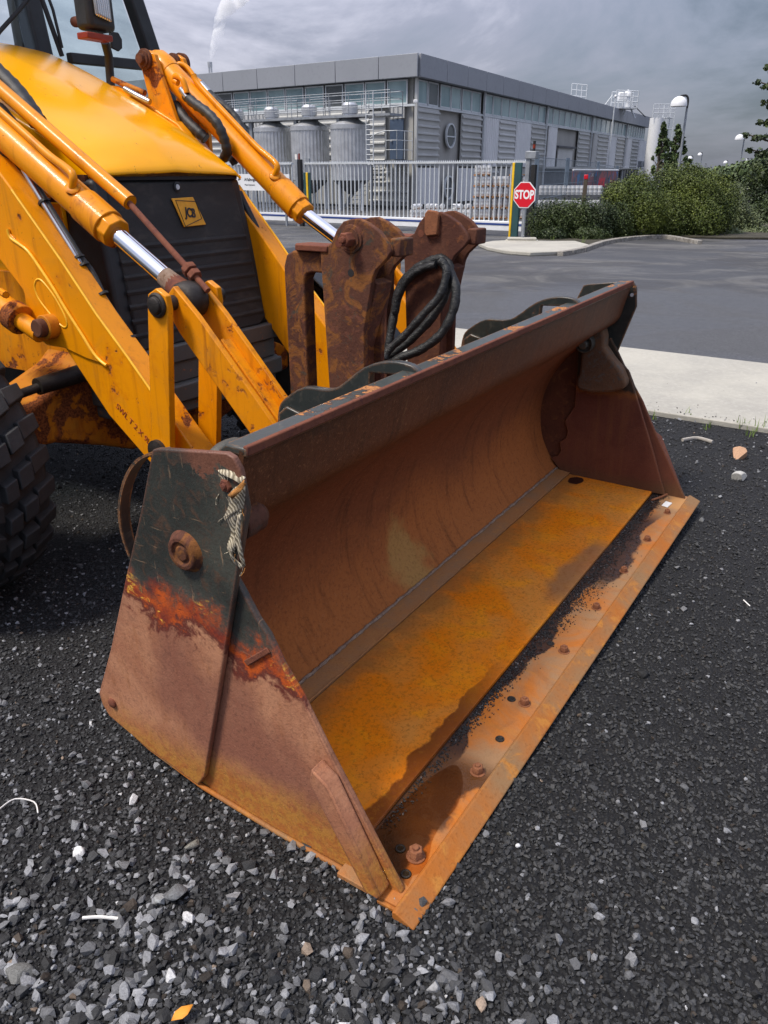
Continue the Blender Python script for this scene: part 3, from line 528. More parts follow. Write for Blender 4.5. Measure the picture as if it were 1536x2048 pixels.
# cutting plate and bevelled lip, sticking out past the side plates
MB().bb((.006, .048, .002), (2.482, .20, .016)).build('cutting_plate', M['cut'], B, bevel=.002)
MB().prism([(-.014, -.006, .001), (-.014, -.004, .005), (-.014, .040, .0235), (-.014, .047, .0205), (-.014, .047, .001)], (2.50, 0, 0)).build('cutting_lip', M['lip'], B, bevel=.003, seg=3)
# bolts
def bolt(c, ax, r, h, parent, mat, name='bolt', washer=True):
    mb = MB()
    if washer: mb.lathe(c, ax, [(0, 0), (r*1.35, 0), (r*1.35, h*.12), (0, h*.12)], 16)
    v = Vector(ax).normalized(); mb.lathe(Vector(c)+v*h*.1, ax, [(0, 0), (r, 0), (r*1.02, h*.1), (r, h*.85), (r*.88, h), (0, h)], 6)
    mb.lathe(Vector(c)+v*h, ax, [(0, 0), (r*.5, 0), (r*.42, h*.35), (0, h*.38)], 10)
    return mb.build(name, mat, parent, smooth=30, bevel=r*.08)
for px, py, big in ((832, 1700, 1.15), (956, 1532, 1), (1050, 1396, .9), (1129, 1292, .9), (1194, 1206, .85), (1249, 1133, .85), (1296, 1071, .85), (1336, 1017, .8)):
    q = bp(px, py, z=.035+TILT*bp(px, py, z=.03).x); bolt((q.x, q.y, .016), (0, 0, 1), .0145*big, .019*big, B, M['bolt'])
for px, py in ((1000, 1476), (1023, 1398), (1101, 1290), (812, 1740), (801, 1690), (776, 1722)):
    q = bp(px, py, z=.03); MB().lathe((q.x, q.y, .0162), (0, 0, 1), [(0, 0), (.0125, 0), (.0118, .0022), (.008, .0028), (.006, .0006), (0, .0006)], 16).build('plug_hole', M['greasy'], B, smooth=40)
# near side: outer plate (mouldboard end), jaw plate, wear bar
OUT = [(.603, .906), (.620, .90), (.680, .760), (.756, .600), (.880, .330), (.962, .170), (.958, .135), (.938, .105), (.80, .062), (.628, .030), (.600, .070), (.520, .34), (.437, .628), (.379, .829), (.388, .905), (.402, .927), (.42, .932)]
JAW = [(.470, .690), (.430, .632), (.395, .575), (.370, .548), (.340, .490), (.297, .430), (.230, .310), (.054, .018), (.060, .002), (.36, .000), (.56, .004), (.66, .030), (.80, .060), (.62, .40), (.53, .62)]
def side(px, sgn, m1, m2, nm='side_plate'):
    x = lambda a, t: a if sgn > 0 else 2*CX-a-t
    MB().plate(OUT, x(.020, .014), .014).build('side_plate', m1, B, bevel=.0035, seg=3)
    MB().plate(JAW, x(.036, .016), .016).build('jaw_plate', m2, B, bevel=.0035, seg=3)
    MB().plate([(.245, .292), (.205, .268), (.082, .034), (.085, .020), (.120, .022), (.252, .250)], x(-.006, .040), .040).build('wear_bar', M['rust_red'] if sgn < 0 else m2, B, bevel=.004)
side(0, 1, M['side'], M['side2']); side(0, -1, M['green_dark'], M['far'])
# lower edge weld and skid
MB().tube([(.030, .93, .105), (.028, .80, .058), (.028, .62, .022), (.03, .40, .004), (.028, .20, .004), (.026, .09, .010)], .0065, 8).build('edge_weld', M['lip'], B, smooth=70)
MB().prism([(.026, .10, .0), (.0, .10, .0), (.0, .10, .009), (.026, .10, .010)], (0, -.06, 0)).build('corner_plate', M['lip'], B, bevel=.002)
# pivot boss, near side
q = bp(381, 1098, x=.02); MB().lathe((.022, q.y, q.z), (-1, 0, 0), [(0, 0), (.050, 0), (.044, .004), (.038, .014), (.036, .017), (.026, .018), (.024, .012), (.017, .012), (.016, .016), (0, .017)], 32).build('pivot_boss', M['rust_bracket'], B, smooth=35, bevel=.002)
for px, py in ((228, 1404),):
    q = bp(px, py, x=.02); MB().lathe((.021, q.y, q.z), (-1, 0, 0), [(0, 0), (.013, 0), (.013, .006), (.009, .009), (0, .009)], 14).build('rivet', M['rust_red'], B, smooth=40)
# small scar flap on the jaw plate
MB().prism([(.034, .372, .520), (.034, .364, .510), (.034, .43, .452), (.034, .440, .462)], (-.004, 0, 0)).build('torn_flap', M['rust_red'], B, bevel=.003)
# inner jaw arm with pin boss (both ends)
armpx = [(1163, 708), (1175, 672), (1192, 654), (1206, 656), (1210, 674), (1209, 695), (1222, 715), (1243, 742), (1253, 766), (1248, 778), (1220, 785), (1185, 786), (1158, 780), (1152, 768), (1160, 740)]
ARM = [(bp(a, b, x=2.36).y, bp(a, b, x=2.36).z) for a, b in armpx]
def jaw_arm(x0, t, mat):
    o = MB().plate(ARM, x0, t).build('jaw_arm', mat, B, bevel=.014, seg=4)
    cy, cz = bp(1180, 680, x=2.36).y, bp(1180, 680, x=2.36).z
    s = -1 if x0 > 1 else 1; xs = x0 if s < 0 else x0+t
    MB().lathe((xs-s*.0, cy+.01, cz-.01), (s, 0, 0), [(0, -.02), (.040, -.02), (.040, .035), (.032, .037), (.032, .022), (.020, .022), (.020, .05), (.016, .055), (0, .055)], 24).build('arm_pin', M['green_grey'], B, smooth=35, bevel=.003)
g = rust('brown_casting', (.11, .06, .035), (.16, .085, .045), (.10, .09, .075), 7, fine=120, bump=.003); M['casting'] = g
jaw_arm(2.36, .075, M['casting']); ARM = [(a+.065, b) for a, b in ARM]; jaw_arm(.055, .035, M['casting'])
q = bp(528, 1030, x=.10); MB().lathe((.05, q.y+.012, q.z), (1, 0, 0), [(0, 0), (.032, 0), (.033, .03), (.030, .034), (.032, .055), (.024, .060), (.022, .070), (0, .070)], 20).build('arm_pin', M['rust_bracket'], B, smooth=40, bevel=.003)
# far end: scalloped inner cheek between sheet and jaw plate
cheek = [(1156, 700), (1152, 790), (1150, 812), (1130, 842), (1136, 862), (1132, 876), (1119, 884), (1122, 900), (1116, 912), (1101, 914), (1132, 955), (1330, 990), (1300, 880), (1258, 740), (1225, 710)]
MB().plate([(bp(a, b, x=2.42).y, bp(a, b, x=2.42).z) for a, b in cheek], 2.42, .014).build('inner_cheek', M['far'], B, bevel=.003)
MB().plate([(.52, .70), (.60, .66), (.80, .50), (.80, .1), (.66, .03), (.60, .035), (.60, .3), (.52, .5)], 2.436, .01).build('end_liner', M['rust'], B)
# eye hole in the far top corner
q = bp(1264, 590, x=2.45); MB().lathe((2.466, q.y, q.z), (-1, 0, 0), [(0, 0), (.008, 0), (.008, .002), (0, .002)], 12).build('bolt_hole', M['galv_light'], B, smooth=40)
# hook-shaped ears behind the beam
HK = [(.40, .930), (.428, .950), (.495, .952), (.571, .926), (.653, .864), (.700, .850), (.773, .845), (.837, .807), (.867, .773), (.878, .71), (.88, .55), (.84, .30), (.76, .22), (.76, .40), (.735, .50), (.66, .60), (.56, .70), (.55, .915), (.44, .922)]
HK = [(p.y, p.z) for p in smooth_pts([(0, a, b) for a, b in HK[:10]], 3)]+HK[10:]
for x0 in (.685, 1.815):
    MB().plate(HK, x0, .024).build('hook_ear', M['green_dark'], B, bevel=.004, seg=3)
    MB().plate([(.83, .785), (.86, .76), (.865, .60), (.80, .66), (.77, .77)], x0-.012, .012).build('ear_boss', M['green_dark'], B, bevel=.004)
# lifting eye roll and pin lumps on the back near both ends
for x0 in (.11, 2.19):
    MB().tube(smooth_pts([(x0+.04, .60, .79), (x0+.07, .61, .835), (x0+.13, .61, .84), (x0+.17, .60, .82)], 3), [.022]*10, 12).build('lifting_roll', M['green_grey'], B, smooth=60)
    MB().lathe((x0+.16, .60, .83), (1, 0, 0), [(0, 0), (.028, 0), (.028, .05), (.02, .055), (0, .055)], 16).build('pin_end', M['rust_red'], B, smooth=40)
# bent guard strap at the back of the near plate
gp = [(335, 895), (305, 903), (283, 918), (264, 948), (252, 990), (250, 1030), (256, 1070), (270, 1112)]
gp = smooth_pts([bp(a, b, x=.03) for a, b in gp], 4); gi = [p+Vector((0, -.005 if i > 6 else 0, -.006 if i <= 12 else -.001)) for i, p in enumerate(gp)]
gi = [p + Vector((0, -.006, -.003)) for p in gp]
MB().prism([(.024, p.y, p.z) for p in gp]+[(.024, p.y, p.z) for p in gi[::-1]], (.028, 0, 0)).build('guard_strap', M['green_dark'], B, smooth=50)
# clod of dirt and grains along the step
n = 5200; gx = rng.uniform(.16, 2.46, n); band = .028+.05*np.exp(-((gx-1.55)/.45)**2)+.05*np.clip(gx-2.0, 0, .4)
gy = .190-np.abs(rng.normal(0, 1, n))*band*.55; k = (gy > .055) & (gy < .192) & (rng.random(n) < np.clip(.35+.65*(gx > .5), 0, 1)); gx, gy = gx[k], gy[k]
tn = rng.uniform(.012, .05, len(gx)); tn[rng.random(len(gx)) < .03] = .2
o = stones('dirt_grains', np.stack([gx, gy, np.full(len(gx), .0165)], 1), rng.uniform(.0016, .0042, len(gx)), np.stack([tn, tn*.9, tn*.85], 1), 1, .4); o.parent = B; tag(o, kind='stuff')
# standing water in the near corner of the cutting plate
wpx = [(742, 1668), (800, 1612), (860, 1560), (905, 1535), (922, 1548), (925, 1580), (912, 1618), (882, 1652), (864, 1685), (860, 1705), (848, 1742), (826, 1752)]
wl = [(bp(a, b, z=.0175).x, bp(a, b, z=.0175).y) for a, b in wpx]
wl = [(p.x, p.y) for p in smooth_pts([(max(a, .058), min(b, .193), 0) for a, b in wl], 3)]+[(.056, .052)]
o = MB().add([(a, b, .0186) for a, b in wl], [tuple(range(len(wl)))]).build('rainwater', M['water'], B)
# scrap of rag and a snapped twig by the last bolt
q = bp(1330, 1026, z=.02); MB().prism([(q.x-.03, q.y-.012, .0165), (q.x+.03, q.y-.018, .0165), (q.x+.035, q.y+.012, .0165), (q.x-.02, q.y+.016, .0165)], (0, 0, .004)).build('paint_splash', M['offwhite'], B, bevel=.002)
q = bp(1320, 1012, z=.025)
MB().tube(smooth_pts([(q.x-.05, q.y+.03, .022), (q.x, q.y, .027), (q.x+.05, q.y-.012, .024)], 3), .005, 6).build('twig', M['bolt'], B, smooth=60)
# torn webbing strap hanging from the plate bolt: a thing of its own
def sp3(px, py, off=0): p = bp(px, py, x=.018-off); return Vector((p.x, p.y, p.z))
strap = empty('webbing_strap', tow(sp3(465, 965)), LROT, 'torn frayed webbing strap hanging from a bolt on the near bucket side plate', 'strap'); S0 = sp3(465, 965)
def ribbon(cl, widths, name, mat, sub=1):
    L, Rr = [], []
    for (a, b, o1), (c, d, o2) in cl: L.append(sp3(a, b, o1)-S0); Rr.append(sp3(c, d, o2)-S0)
    L = smooth_pts(L, 4); Rr = smooth_pts(Rr, 4); mid = [(p+q)/2+Vector((-.004*math.sin(i*.9), 0, 0)) for i, (p, q) in enumerate(zip(L, Rr))]
    o = MB().grid([[a, m, b] for a, m, b in zip(L, mid, Rr)]).build(name, mat, strap, smooth=70, solid=.0018); return o
ribbon([((435, 938, .006), (447, 940, .014)), ((433, 960, .004), (451, 962, .016)), ((436, 988, .004), (454, 990, .012))], 0, 'webbing_loop', M['strap'])
ribbon([((434, 936, .010), (440, 949, .016)), ((460, 941, .014), (462, 957, .022)), ((491, 954, .010), (484, 970, .016))], 0, 'webbing_loop', M['strap'])
ribbon([((455, 988, .014), (489, 960, .012)), ((458, 1008, .02), (490, 985, .016)), ((446, 1038, .018), (488, 1016, .012))], 0, 'webbing_tail', M['strap'])
ribbon([((448, 1036, .012), (484, 1018, .014)), ((462, 1062, .016), (478, 1052, .010)), ((455, 1094, .012), (471, 1092, .018)), ((462, 1112, .010), (470, 1106, .012))], 0, 'webbing_tail', M['strap'])
ribbon([((476, 1030, .02), (483, 1026, .022)), ((470, 1075, .02), (480, 1070, .022)), ((476, 1100, .016), (484, 1098, .018)), ((486, 1136, .010), (490, 1130, .012))], 0, 'webbing_tail', M['strap'])
ribbon([((459, 1098, .016), (463, 1096, .018)), ((464, 1120, .014), (469, 1116, .016)), ((482, 1138, .010), (486, 1132, .012))], 0, 'webbing_tail', M['strap'])
ribbon([((456, 990, .026), (465, 998, .026)), ((474, 974, .028), (480, 984, .028)), ((488, 960, .022), (492, 968, .022))], 0, 'frayed_edge', M['strap_orange'])
MB().tube([sp3(438, 990, .006)-S0, sp3(436, 1010, .008)-S0, sp3(435, 1028, .004)-S0], .0012, 5).build('loose_thread', M['strap_orange'], strap)
for k, (px, py) in enumerate([(490, 1136), (486, 1134), (462, 1098), (470, 1108), (452, 994), (438, 988), (489, 960), (447, 938), (446, 1036), (486, 1018), (460, 1000), (476, 982)]):
    a_ = sp3(px, py, .014)-S0; rr_ = random.Random(k); dv = Vector((-.006*rr_.random(), rr_.uniform(-.014, .014), -rr_.uniform(.010, .026))); MB().tube([a_, a_+dv*.5+Vector((0, rr_.uniform(-.004, .004), 0)), a_+dv], .0008, 4).build('loose_thread', M['strap'] if k % 3 else M['strap_orange'], strap)
q = sp3(463, 966, .0); bolt(q-S0, (-1, 0, 0), .014, .018, strap, M['rust_red'], 'strap_bolt')

# fork carriers: rusty towers behind the beam
def tower(x0, near):
    T = empty('fork_carrier', (0, 0, 0)); T.parent = loader
    m = M['rust_bracket'] if near else M['rust_bracket2']
    if near: T['label'] = 'rusty fork carrier nearer the camera with a bolt through its top'
    else: T['label'] = 'rusty fork carrier further from the camera with a square pad and hose'
    PL = [(703, 438), (716, 437), (735, 446), (757, 462), (778, 490), (782, 503), (775, 516), (752, 540), (745, 556), (728, 660), (726, 768), (678, 768), (640, 500), (650, 495), (662, 487), (672, 462), (686, 443)]
    out = [(at(a, b, x=.97).y, at(a, b, x=.97).z) for a, b in PL]
    out = out[:10]+[(out[9][0]+.0, .55), (.90, .55)]+out[12:]
    hy, hz = at(703, 478, x=.97).y, at(703, 478, x=.97).z
    for xx in (x0, x0+.095): MB().plate(out, xx, .02).build('carrier_plate', m, T, bevel=.0035, seg=3)
    a = at(790, 512, x=.97)
    MB().bb((x0+.02, a.y-.005, a.z-.005), (x0+.095, a.y+.03, a.z+.045)).build('stop_block', m, T, bevel=.005)
    MB().lathe((x0-.002, hy, hz), (1, 0, 0), [(0, 0), (.030, 0), (.030, .12), (0, .12)], 24).build('cross_pin', M['rust_red'], T, smooth=40)
    # folded web between the plates
    w = [at(775, 540, x=.97), at(760, 600, x=.97), at(735, 700, x=.97)]
    MB().prism([(x0+.02, .735, 1.10), (x0+.02, .80, .90), (x0+.02, .79, .56), (x0+.02, .82, .56), (x0+.02, .83, .90), (x0+.02, .765, 1.11)], (.075, 0, 0)).build('carrier_web', m, T, bevel=.003)
    # C-shaped guard to the rear
    G1 = [(.92, 1.178), (1.045, 1.178), (1.072, 1.165), (1.085, 1.13), (1.085, .62), (1.005, .62), (1.005, 1.095), (.995, 1.112), (.975, 1.118), (.92, 1.118)]
    G1 = [(a-.0, b) for a, b in G1]
    MB().plate(G1, x0+.015, .05).build('rear_guard', m, T, bevel=.006, seg=3)
    MB().prism([(x0-.005, .90, 1.181), (x0-.005, 1.02, 1.181), (x0+.03, 1.045, 1.181), (x0+.085, 1.03, 1.181), (x0+.085, .90, 1.181)], (0, 0, .018)).build('top_lug', M['rust_red'], T, bevel=.003)
    if near:
        MB().lathe((x0, hy, hz), (-1, 0, 0), [(0, 0), (.040, 0), (.038, .005), (.030, .006), (.030, .010), (0, .010)], 24).build('washer', m, T, smooth=35)
        bolt((x0-.006, hy, hz), (-1, 0, 0), .021, .032, T, M['rust_red'], washer=False)
    else:
        MB().prism([(x0-.001, hy+p[0], hz+.02+p[1]) for p in ((-.024, -.036), (.018, -.042), (.026, -.03), (.026, .03), (.014, .042), (-.02, .038), (-.028, .028))], (-.014, 0, 0)).build('pad', M['bolt'], T, bevel=.004)
    # real holes are read as dark recesses with a rim
    for hp, rr in (((702, 546), .011), ((677, 487), .012)):
        c = at(hp[0], hp[1], x=.97); MB().lathe((x0-.0006, c.y, c.z), (1, 0, 0), [(rr, 0), (rr*.96, .001), (rr*.9, .019), (0, .0195)], 18).build('drilled_hole', M['black'] if hp[0] == 702 else M['rust_red'], T, smooth=40)
    return T
tower(.97, True); tower(1.445, False)
# coiled hose sleeve hanging on the far carrier
def hs(l, x, r, nm='hose_sleeve'):
    pts = smooth_pts([at(a, b, x=x+d) for a, b, d in l], 6); rs = [r*(.86+.05*math.sin(i*1.3)+.04*math.sin(i*3.1)) for i in range(len(pts))]
    return MB().tube(pts, rs, 12).build(nm, M['sleeve'], loader, smooth=80)
hs([(775, 740, -.05), (778, 690, -.03), (788, 630, 0), (800, 575, .02), (830, 540, .02), (862, 522, .02), (885, 518, .02), (900, 540, 0), (890, 590, -.02), (860, 640, -.04), (815, 685, -.06), (775, 715, -.08)], 1.42, .018)
hs([(880, 520, .01), (900, 545, .01), (912, 580, -.01), (905, 625, -.03), (880, 670, -.05), (840, 700, -.07), (800, 716, -.09), (770, 735, -.1)], 1.40, .018)
hs([(790, 625, -.02), (800, 585, -.02), (822, 552, -.02), (850, 535, -.02), (872, 530, -.02)], 1.43, .016)
hs([(885, 522, .01), (893, 545, 0), (880, 590, -.02), (850, 625, -.04), (812, 668, -.06), (778, 700, -.08), (768, 720, -.1)], 1.38, .016)
# ------------------------------------------------------------------ loader arms, links and cylinders
ARMP = [(2.95, 1.78), (2.5, 1.74), (2.16, 1.585), (1.91, 1.346), (1.716, 1.142), (1.579, .985), (1.457, .864), (1.289, .687), (1.10, .50), (.97, .33), (.90, .22), (.93, .15), (1.02, .15), (1.14, .24), (1.38, .488), (1.594, .65), (1.771, .854), (1.939, 1.02), (2.18, 1.24), (2.45, 1.44), (2.95, 1.55)]
P1 = (1.228, 1.050)
def yzl(l, x): return [(at(a, b, x=x).y, at(a, b, x=x).z) for a, b in l]
A3 = (at(325, 882, x=.60).y, at(325, 882, x=.60).z)
def arm_side(x0, sg, ax):       # x0: outer face, sg +1 inward is +x
    X = lambda d, t=0: x0+d if sg > 0 else x0-d-t
    XL = X; X = lambda d, t=0: ax+d if sg > 0 else ax-d-t
    arm = MB().plate(ARMP, X(0, .080), .080).build('loader_arm', M['yellow'], loader, bevel=.006, seg=3)
    # welded side gusset with raised bead and oval press mark
    gs = yzl([(20, 462), (34, 478), (60, 502), (110, 575), (150, 640), (185, 700), (215, 728), (178, 716), (133, 695), (100, 690), (62, 660), (54, 588), (30, 520)], .648)
    MB().plate(gs, X(-.007, .010), .010).build('gusset', M['yellow'], arm, bevel=.003)
    bead = lambda l, r, nm, m: MB().tube([Vector((X(-.006), a, b)) for a, b in yzl([(p.x, p.y) for p in smooth_pts([(u, v, 0) for u, v in l], 4)], .645)], r, 8).build(nm, m, arm, smooth=80)
    bead([(19, 458), (24, 475), (40, 487), (60, 503), (85, 538), (110, 576), (135, 618), (165, 665), (190, 705), (205, 722), (216, 730)], .0055, 'weld_bead', M['bead'])
    bead([(76, 560), (73, 572), (80, 595), (98, 620), (118, 643), (132, 654), (138, 648), (132, 628), (112, 592), (92, 566), (82, 558), (76, 560)], .0038, 'weld_bead', M['bead'])
    MB().tube([Vector((X(-.001), y, z)) for y, z in [(p[0], p[1]) for p in ARMP[3:8]]], .0045, 8).build('weld_bead', M['bead'], arm, smooth=80)
    MB().tube([Vector((X(.002), a, b)) for a, b in [(1.94, 1.20), (1.86, 1.05), (1.80, .93), (1.77, .86)]], .003, 6).build('weld_crack', M['greasy'], arm)
    X = XL
    # idler links to the arm
    for d in (-.055, .148):
        lp = [(P1[0]-.040, P1[1]-.01), (P1[0]-.036, P1[1]+.028), (P1[0], P1[1]+.047), (P1[0]+.036, P1[1]+.028), (P1[0]+.044, P1[1]-.01), (A3[0]+.050, A3[1]-.06), (A3[0]-.036, A3[1]-.075)]
        lk = MB().plate(lp, X(d, .022), .022).build('idler_link', M['yellow'], loader, bevel=.003, seg=2)
        o_ = X(d, .022)+(.022 if (d > 0) == (sg > 0) else 0); dv = (1 if (d > 0) == (sg > 0) else -1)
        MB().lathe((o_, P1[0], P1[1]), (dv, 0, 0), [(0, 0), (.036, 0), (.036, .006), (.031, .010), (.024, .010), (.024, .017), (.021, .019), (0, .019)], 28).build('pin_cap', M['greasy'], lk, smooth=35, bevel=.0015)
        MB().lathe((o_, A3[0]+.01, A3[1]-.03), (dv, 0, 0), [(0, 0), (.036, 0), (.036, .014), (.02, .018), (0, .018)], 20).build('pin_cap', M['greasy'], lk, smooth=35)
    MB().lathe((X(-.06), P1[0], P1[1]), (sg, 0, 0), [(0, 0), (.022, 0), (.022, .26), (0, .26)], 20).build('linkage_pin', M['greasy'], loader, smooth=40)
    # tipping lever: two flanges and a web
    e0 = at(345, 655, x=.66); P2 = (.84, .64)
    dx = Vector((0, P2[0]-P1[0], P2[1]-P1[1])).normalized(); nn = Vector((0, -dx.z, dx.y)); nn = nn if nn.z > 0 else -nn
    def fl(h0, h1, h2, s0=.0): a = Vector((0, *P1))-dx*s0; b = Vector((0, *P2))+dx*.12; return [a+nn*h0, a+dx*.12+nn*h1, b+nn*h1, b-nn*h2, a+dx*.10-nn*h2, a-nn*h0]
    for d in (.005, .135-.005-.02):
        f = [(p.y, p.z) for p in fl(.036, .046, .052, .03)]
        lv = MB().plate(f, X(d, .02), .02).build('tipping_lever', M['yellow_worn'], loader, bevel=.003)
    wb = [Vector((0, *P1))+dx*.16+nn*.012, Vector((0, *P2))+dx*.12+nn*.012, Vector((0, *P2))+dx*.12-nn*.004, Vector((0, *P1))+dx*.16-nn*.004]
    MB().plate([(p.y, p.z) for p in wb], X(.025, .085), .085).build('lever_web', M['yellow_worn'], loader, bevel=.002)
    MB().tube([Vector((X(.067), p.y, p.z)) for p in (wb[0]+nn*.004, wb[1]+nn*.004)], .006, 6).build('lever_rib', M['yellow_worn'], loader)
    MB().lathe((X(.027), *P1), (sg, 0, 0), [(0, 0), (.040, 0), (.052, .012), (.056, .04), (.052, .07), (.040, .082), (0, .082)], 24).build('rod_eye', M['greasy'], loader, smooth=60)
ACX = 1.22
arm_side(.645, 1, .645); arm_side(2*ACX-.645, -1, 1.70)
def cylinder(x, gl, top, nearside):
    G_ = Vector((x, *gl)); T_ = Vector((x, *top)); P_ = Vector((x, *P1)); d = (T_-G_).normalized(); up = Vector((1, 0, 0)).cross(d); up = up if up.z > 0 else -up
    cy = MB().tube([G_+d*.045, T_-d*.05], .050, 28).build('tilt_cylinder', M['yellow'], loader, smooth=40, bevel=.003)
    MB().tube([T_-d*.09, T_-d*.05, T_-d*.0, T_+d*.03], [.052, .056, .050, .030], 24).build('cylinder_cap', M['yellow'], cy, smooth=60)
    MB().tube([G_+d*.02, G_+d*.14], .0545, 28).build('gland_sleeve', M['yellow_worn'], cy, smooth=40, bevel=.003)
    MB().tube([G_-d*.02, G_+d*.035], [.050, .050], 8).build('gland_nut', M['yellow_worn'], cy, smooth=25, bevel=.004)
    dr = (G_-P_).normalized(); ss = P_+dr*(.10 if nearside else .02)
    MB().tube([ss, G_], .0275, 24).build('rod', M['chrome'], cy, smooth=60)
    MB().tube([P_+dr*.02, ss+dr*.02], [.036, .029], 16).build('rod_root', M['weld'], cy, smooth=60)
    MB().tube([ss, P_+dr*.02], [.029, .04], 18).build('rod_end', M['rust_red'], cy, smooth=60)
    # feed pipe along the barrel
    L = (T_-G_).length; sv = Vector((-1, 0, 0))
    pts = [G_+d*.17+up*.040+sv*.030, G_+d*.18+up*.075+sv*.028, G_+d*.23+up*.074+sv*.02, G_+d*.32+up*.062+sv*.012, G_+d*.5+up*.060+sv*.006, G_+d*(L-.25)+up*.060, G_+d*(L-.2)+up*.075]
    MB().tube(smooth_pts(pts, 4), .0125, 12).build('feed_pipe', M['yellow'], cy, smooth=70)
    MB().lathe(G_+d*.17+up*.030+sv*.022, up*.8+sv*.6, [(0, 0), (.024, 0), (.024, .016), (.018, .02), (0, .02)], 16).build('pipe_boss', M['yellow_worn'], cy, smooth=40)
    for f in (.33, .62, .86): MB().lathe(G_+d*L*f, d, [(.0, 0), (.0525, 0), (.0525, .018), (0, .018)], 24).build('pipe_clip', M['yellow'], cy, smooth=40) if False else None
    if nearside:   # bucket level indicator: guide tube and rusty rod with nuts
        a = G_+up*.085+Vector((.055, 0, 0)); u2 = d
        MB().tube([a+d*.015, a+d*(L-.02)], .024, 16).build('guide_tube', M['yellow'], cy, smooth=60)
        b = P_+up*.055+Vector((.02, 0, 0))
        MB().tube([b-(a-b).normalized()*.035, a+d*.05], .0095, 12).build('indicator_rod', M['rust_red'], cy, smooth=60)
        for s, r in ((.035, .022), (.062, .024)):
            q = b+(a-b).normalized()*s; MB().tube([q-(a-b).normalized()*.010, q+(a-b).normalized()*.010], r, 6).build('hex_nut', M['rust_red'], cy, smooth=25, bevel=.002)
    return cy
gN = at(226, 462, x=.72); gF = at(604, 423, x=1.72); tF = at(316, 122, x=1.72)
cylinder(.72, (gN.y, gN.z), (gN.y+1.08, gN.z+.64), True)
cyF = cylinder(1.72, (gF.y, gF.z), (tF.y, tF.z), False)
# tower plates that carry the top of each tilt cylinder
def tower_plate(x, m):
    l = [(at(a, b, x=1.64).y, at(a, b, x=1.64).z) for a, b in [(279, 122), (284, 106), (296, 100), (308, 108), (316, 135), (330, 175), (348, 228), (362, 262), (320, 262), (296, 190)]]
    l = l[:8]+[(l[7][0]-.0, 1.30), (l[9][0]+.10, 1.30)]+l[9:]
    o = MB().plate(l, x, .022).build('cylinder_bracket', m, loader, bevel=.003)
    c = at(292, 119, x=1.64); MB().lathe((x-.001, c.y, c.z), (-1, 0, 0), [(0, 0), (.040, 0), (.040, .012), (.032, .014), (.032, .022), (0, .022)], 24).build('bracket_pin', M['rust'], o, smooth=35)
for xx in (1.64, 1.80): tower_plate(xx, M['yellow_worn'])
for xx in (.615, .78): tower_plate(xx, M['yellow_worn'])
c = at(292, 119, x=1.64); MB().lathe((1.60, c.y, c.z), (1, 0, 0), [(0, 0), (.02, 0), (.02, .27), (0, .27)], 16).build('bracket_shaft', M['rust'], loader, smooth=40)
MB().lathe((1.83, c.y, c.z), (1, 0, 0), [(0, 0), (.045, 0), (.045, .02), (.02, .03), (0, .03)], 20).build('bracket_pin', M['rust'], loader, smooth=40)
def hose(l, r, mat=None, nm='hydraulic_hose', wob=0):
    pts = smooth_pts([at(a, b, x=x) for a, b, x in l], 5); rs = [r*(1+wob*math.sin(i*2.3)) for i in range(len(pts))]
    return MB().tube(pts, rs, 12).build(nm, mat or M['hose'], loader, smooth=70)
hose([(372, 192, 1.64), (390, 208, 1.63), (415, 226, 1.62), (436, 250, 1.62), (449, 280, 1.63), (454, 305, 1.64), (448, 316, 1.66)], .020, wob=.1)
hose([(416, 186, 1.80), (440, 206, 1.81), (465, 228, 1.82), (482, 255, 1.82), (490, 280, 1.81), (480, 310, 1.78), (462, 324, 1.74)], .018, wob=.1)
hose([(350, 210, 1.70), (372, 240, 1.68), (395, 262, 1.67), (412, 278, 1.68)], .022, wob=.1)
hose([(360, 218, 1.74), (372, 236, 1.74), (385, 252, 1.74)], .012, M['steel'], 'steel_pipe')
hose([(356, 166, 1.64), (348, 160, 1.64), (352, 152, 1.64), (364, 158, 1.63), (372, 178, 1.63), (374, 186, 1.63)], .012, M['yellow'], 'steel_pipe')
hose([(362, 178, 1.63), (374, 195, 1.63)], .013, M['steel'], 'hose_ferrule')
hose([(352, 134, 1.78), (360, 128, 1.79), (375, 136, 1.80), (392, 158, 1.80), (402, 166, 1.80)], .011, M['yellow'], 'steel_pipe')
hose([(402, 168, 1.80), (420, 188, 1.80)], .015, M['steel'], 'hose_ferrule')
hose([(250, 178, 1.60), (275, 192, 1.60), (300, 204, 1.61)], .012, M['steel'], 'steel_pipe')
hose([(225, 158, 1.62), (255, 172, 1.63), (290, 186, 1.64)], .012, M['yellow_axle'], 'guard_rail')
# near side hoses and the pipe run on the arm
hose([(-40, 110, .86), (0, 150, .86), (30, 180, .86), (55, 212, .86), (76, 244, .86)], .030, wob=.06)
hose([(-30, 215, .74), (4, 245, .74), (20, 285, .74), (12, 320, .74), (-15, 335, .74)], .045, wob=.05)
hose([(-10, 240, .80), (30, 300, .80), (55, 340, .80)], .02)
R1 = [(50, 340), (78, 388), (110, 440), (152, 508), (175, 552), (205, 600), (232, 640), (262, 688), (288, 725)]
hose([(a-2, b, .712) for a, b in R1], .0105, M['steel'], 'steel_pipe')
hose([(a+6, b, .722) for a, b in R1[:4]]+[(182, 540, .73), (198, 570, .73)]+[(a+7, b, .722) for a, b in R1[5:]], .0095)
for a, b in ((89, 405), (158, 517), (168, 532), (206, 590), (262, 678)):
    p = at(a, b, x=.718); dd_ = (at(232, 640, x=.795)-at(110, 440, x=.795)).normalized(); MB().tube([p-dd_*.004, p+dd_*.004], .021, 12).build('cable_tie', M['hose'], loader, smooth=50)
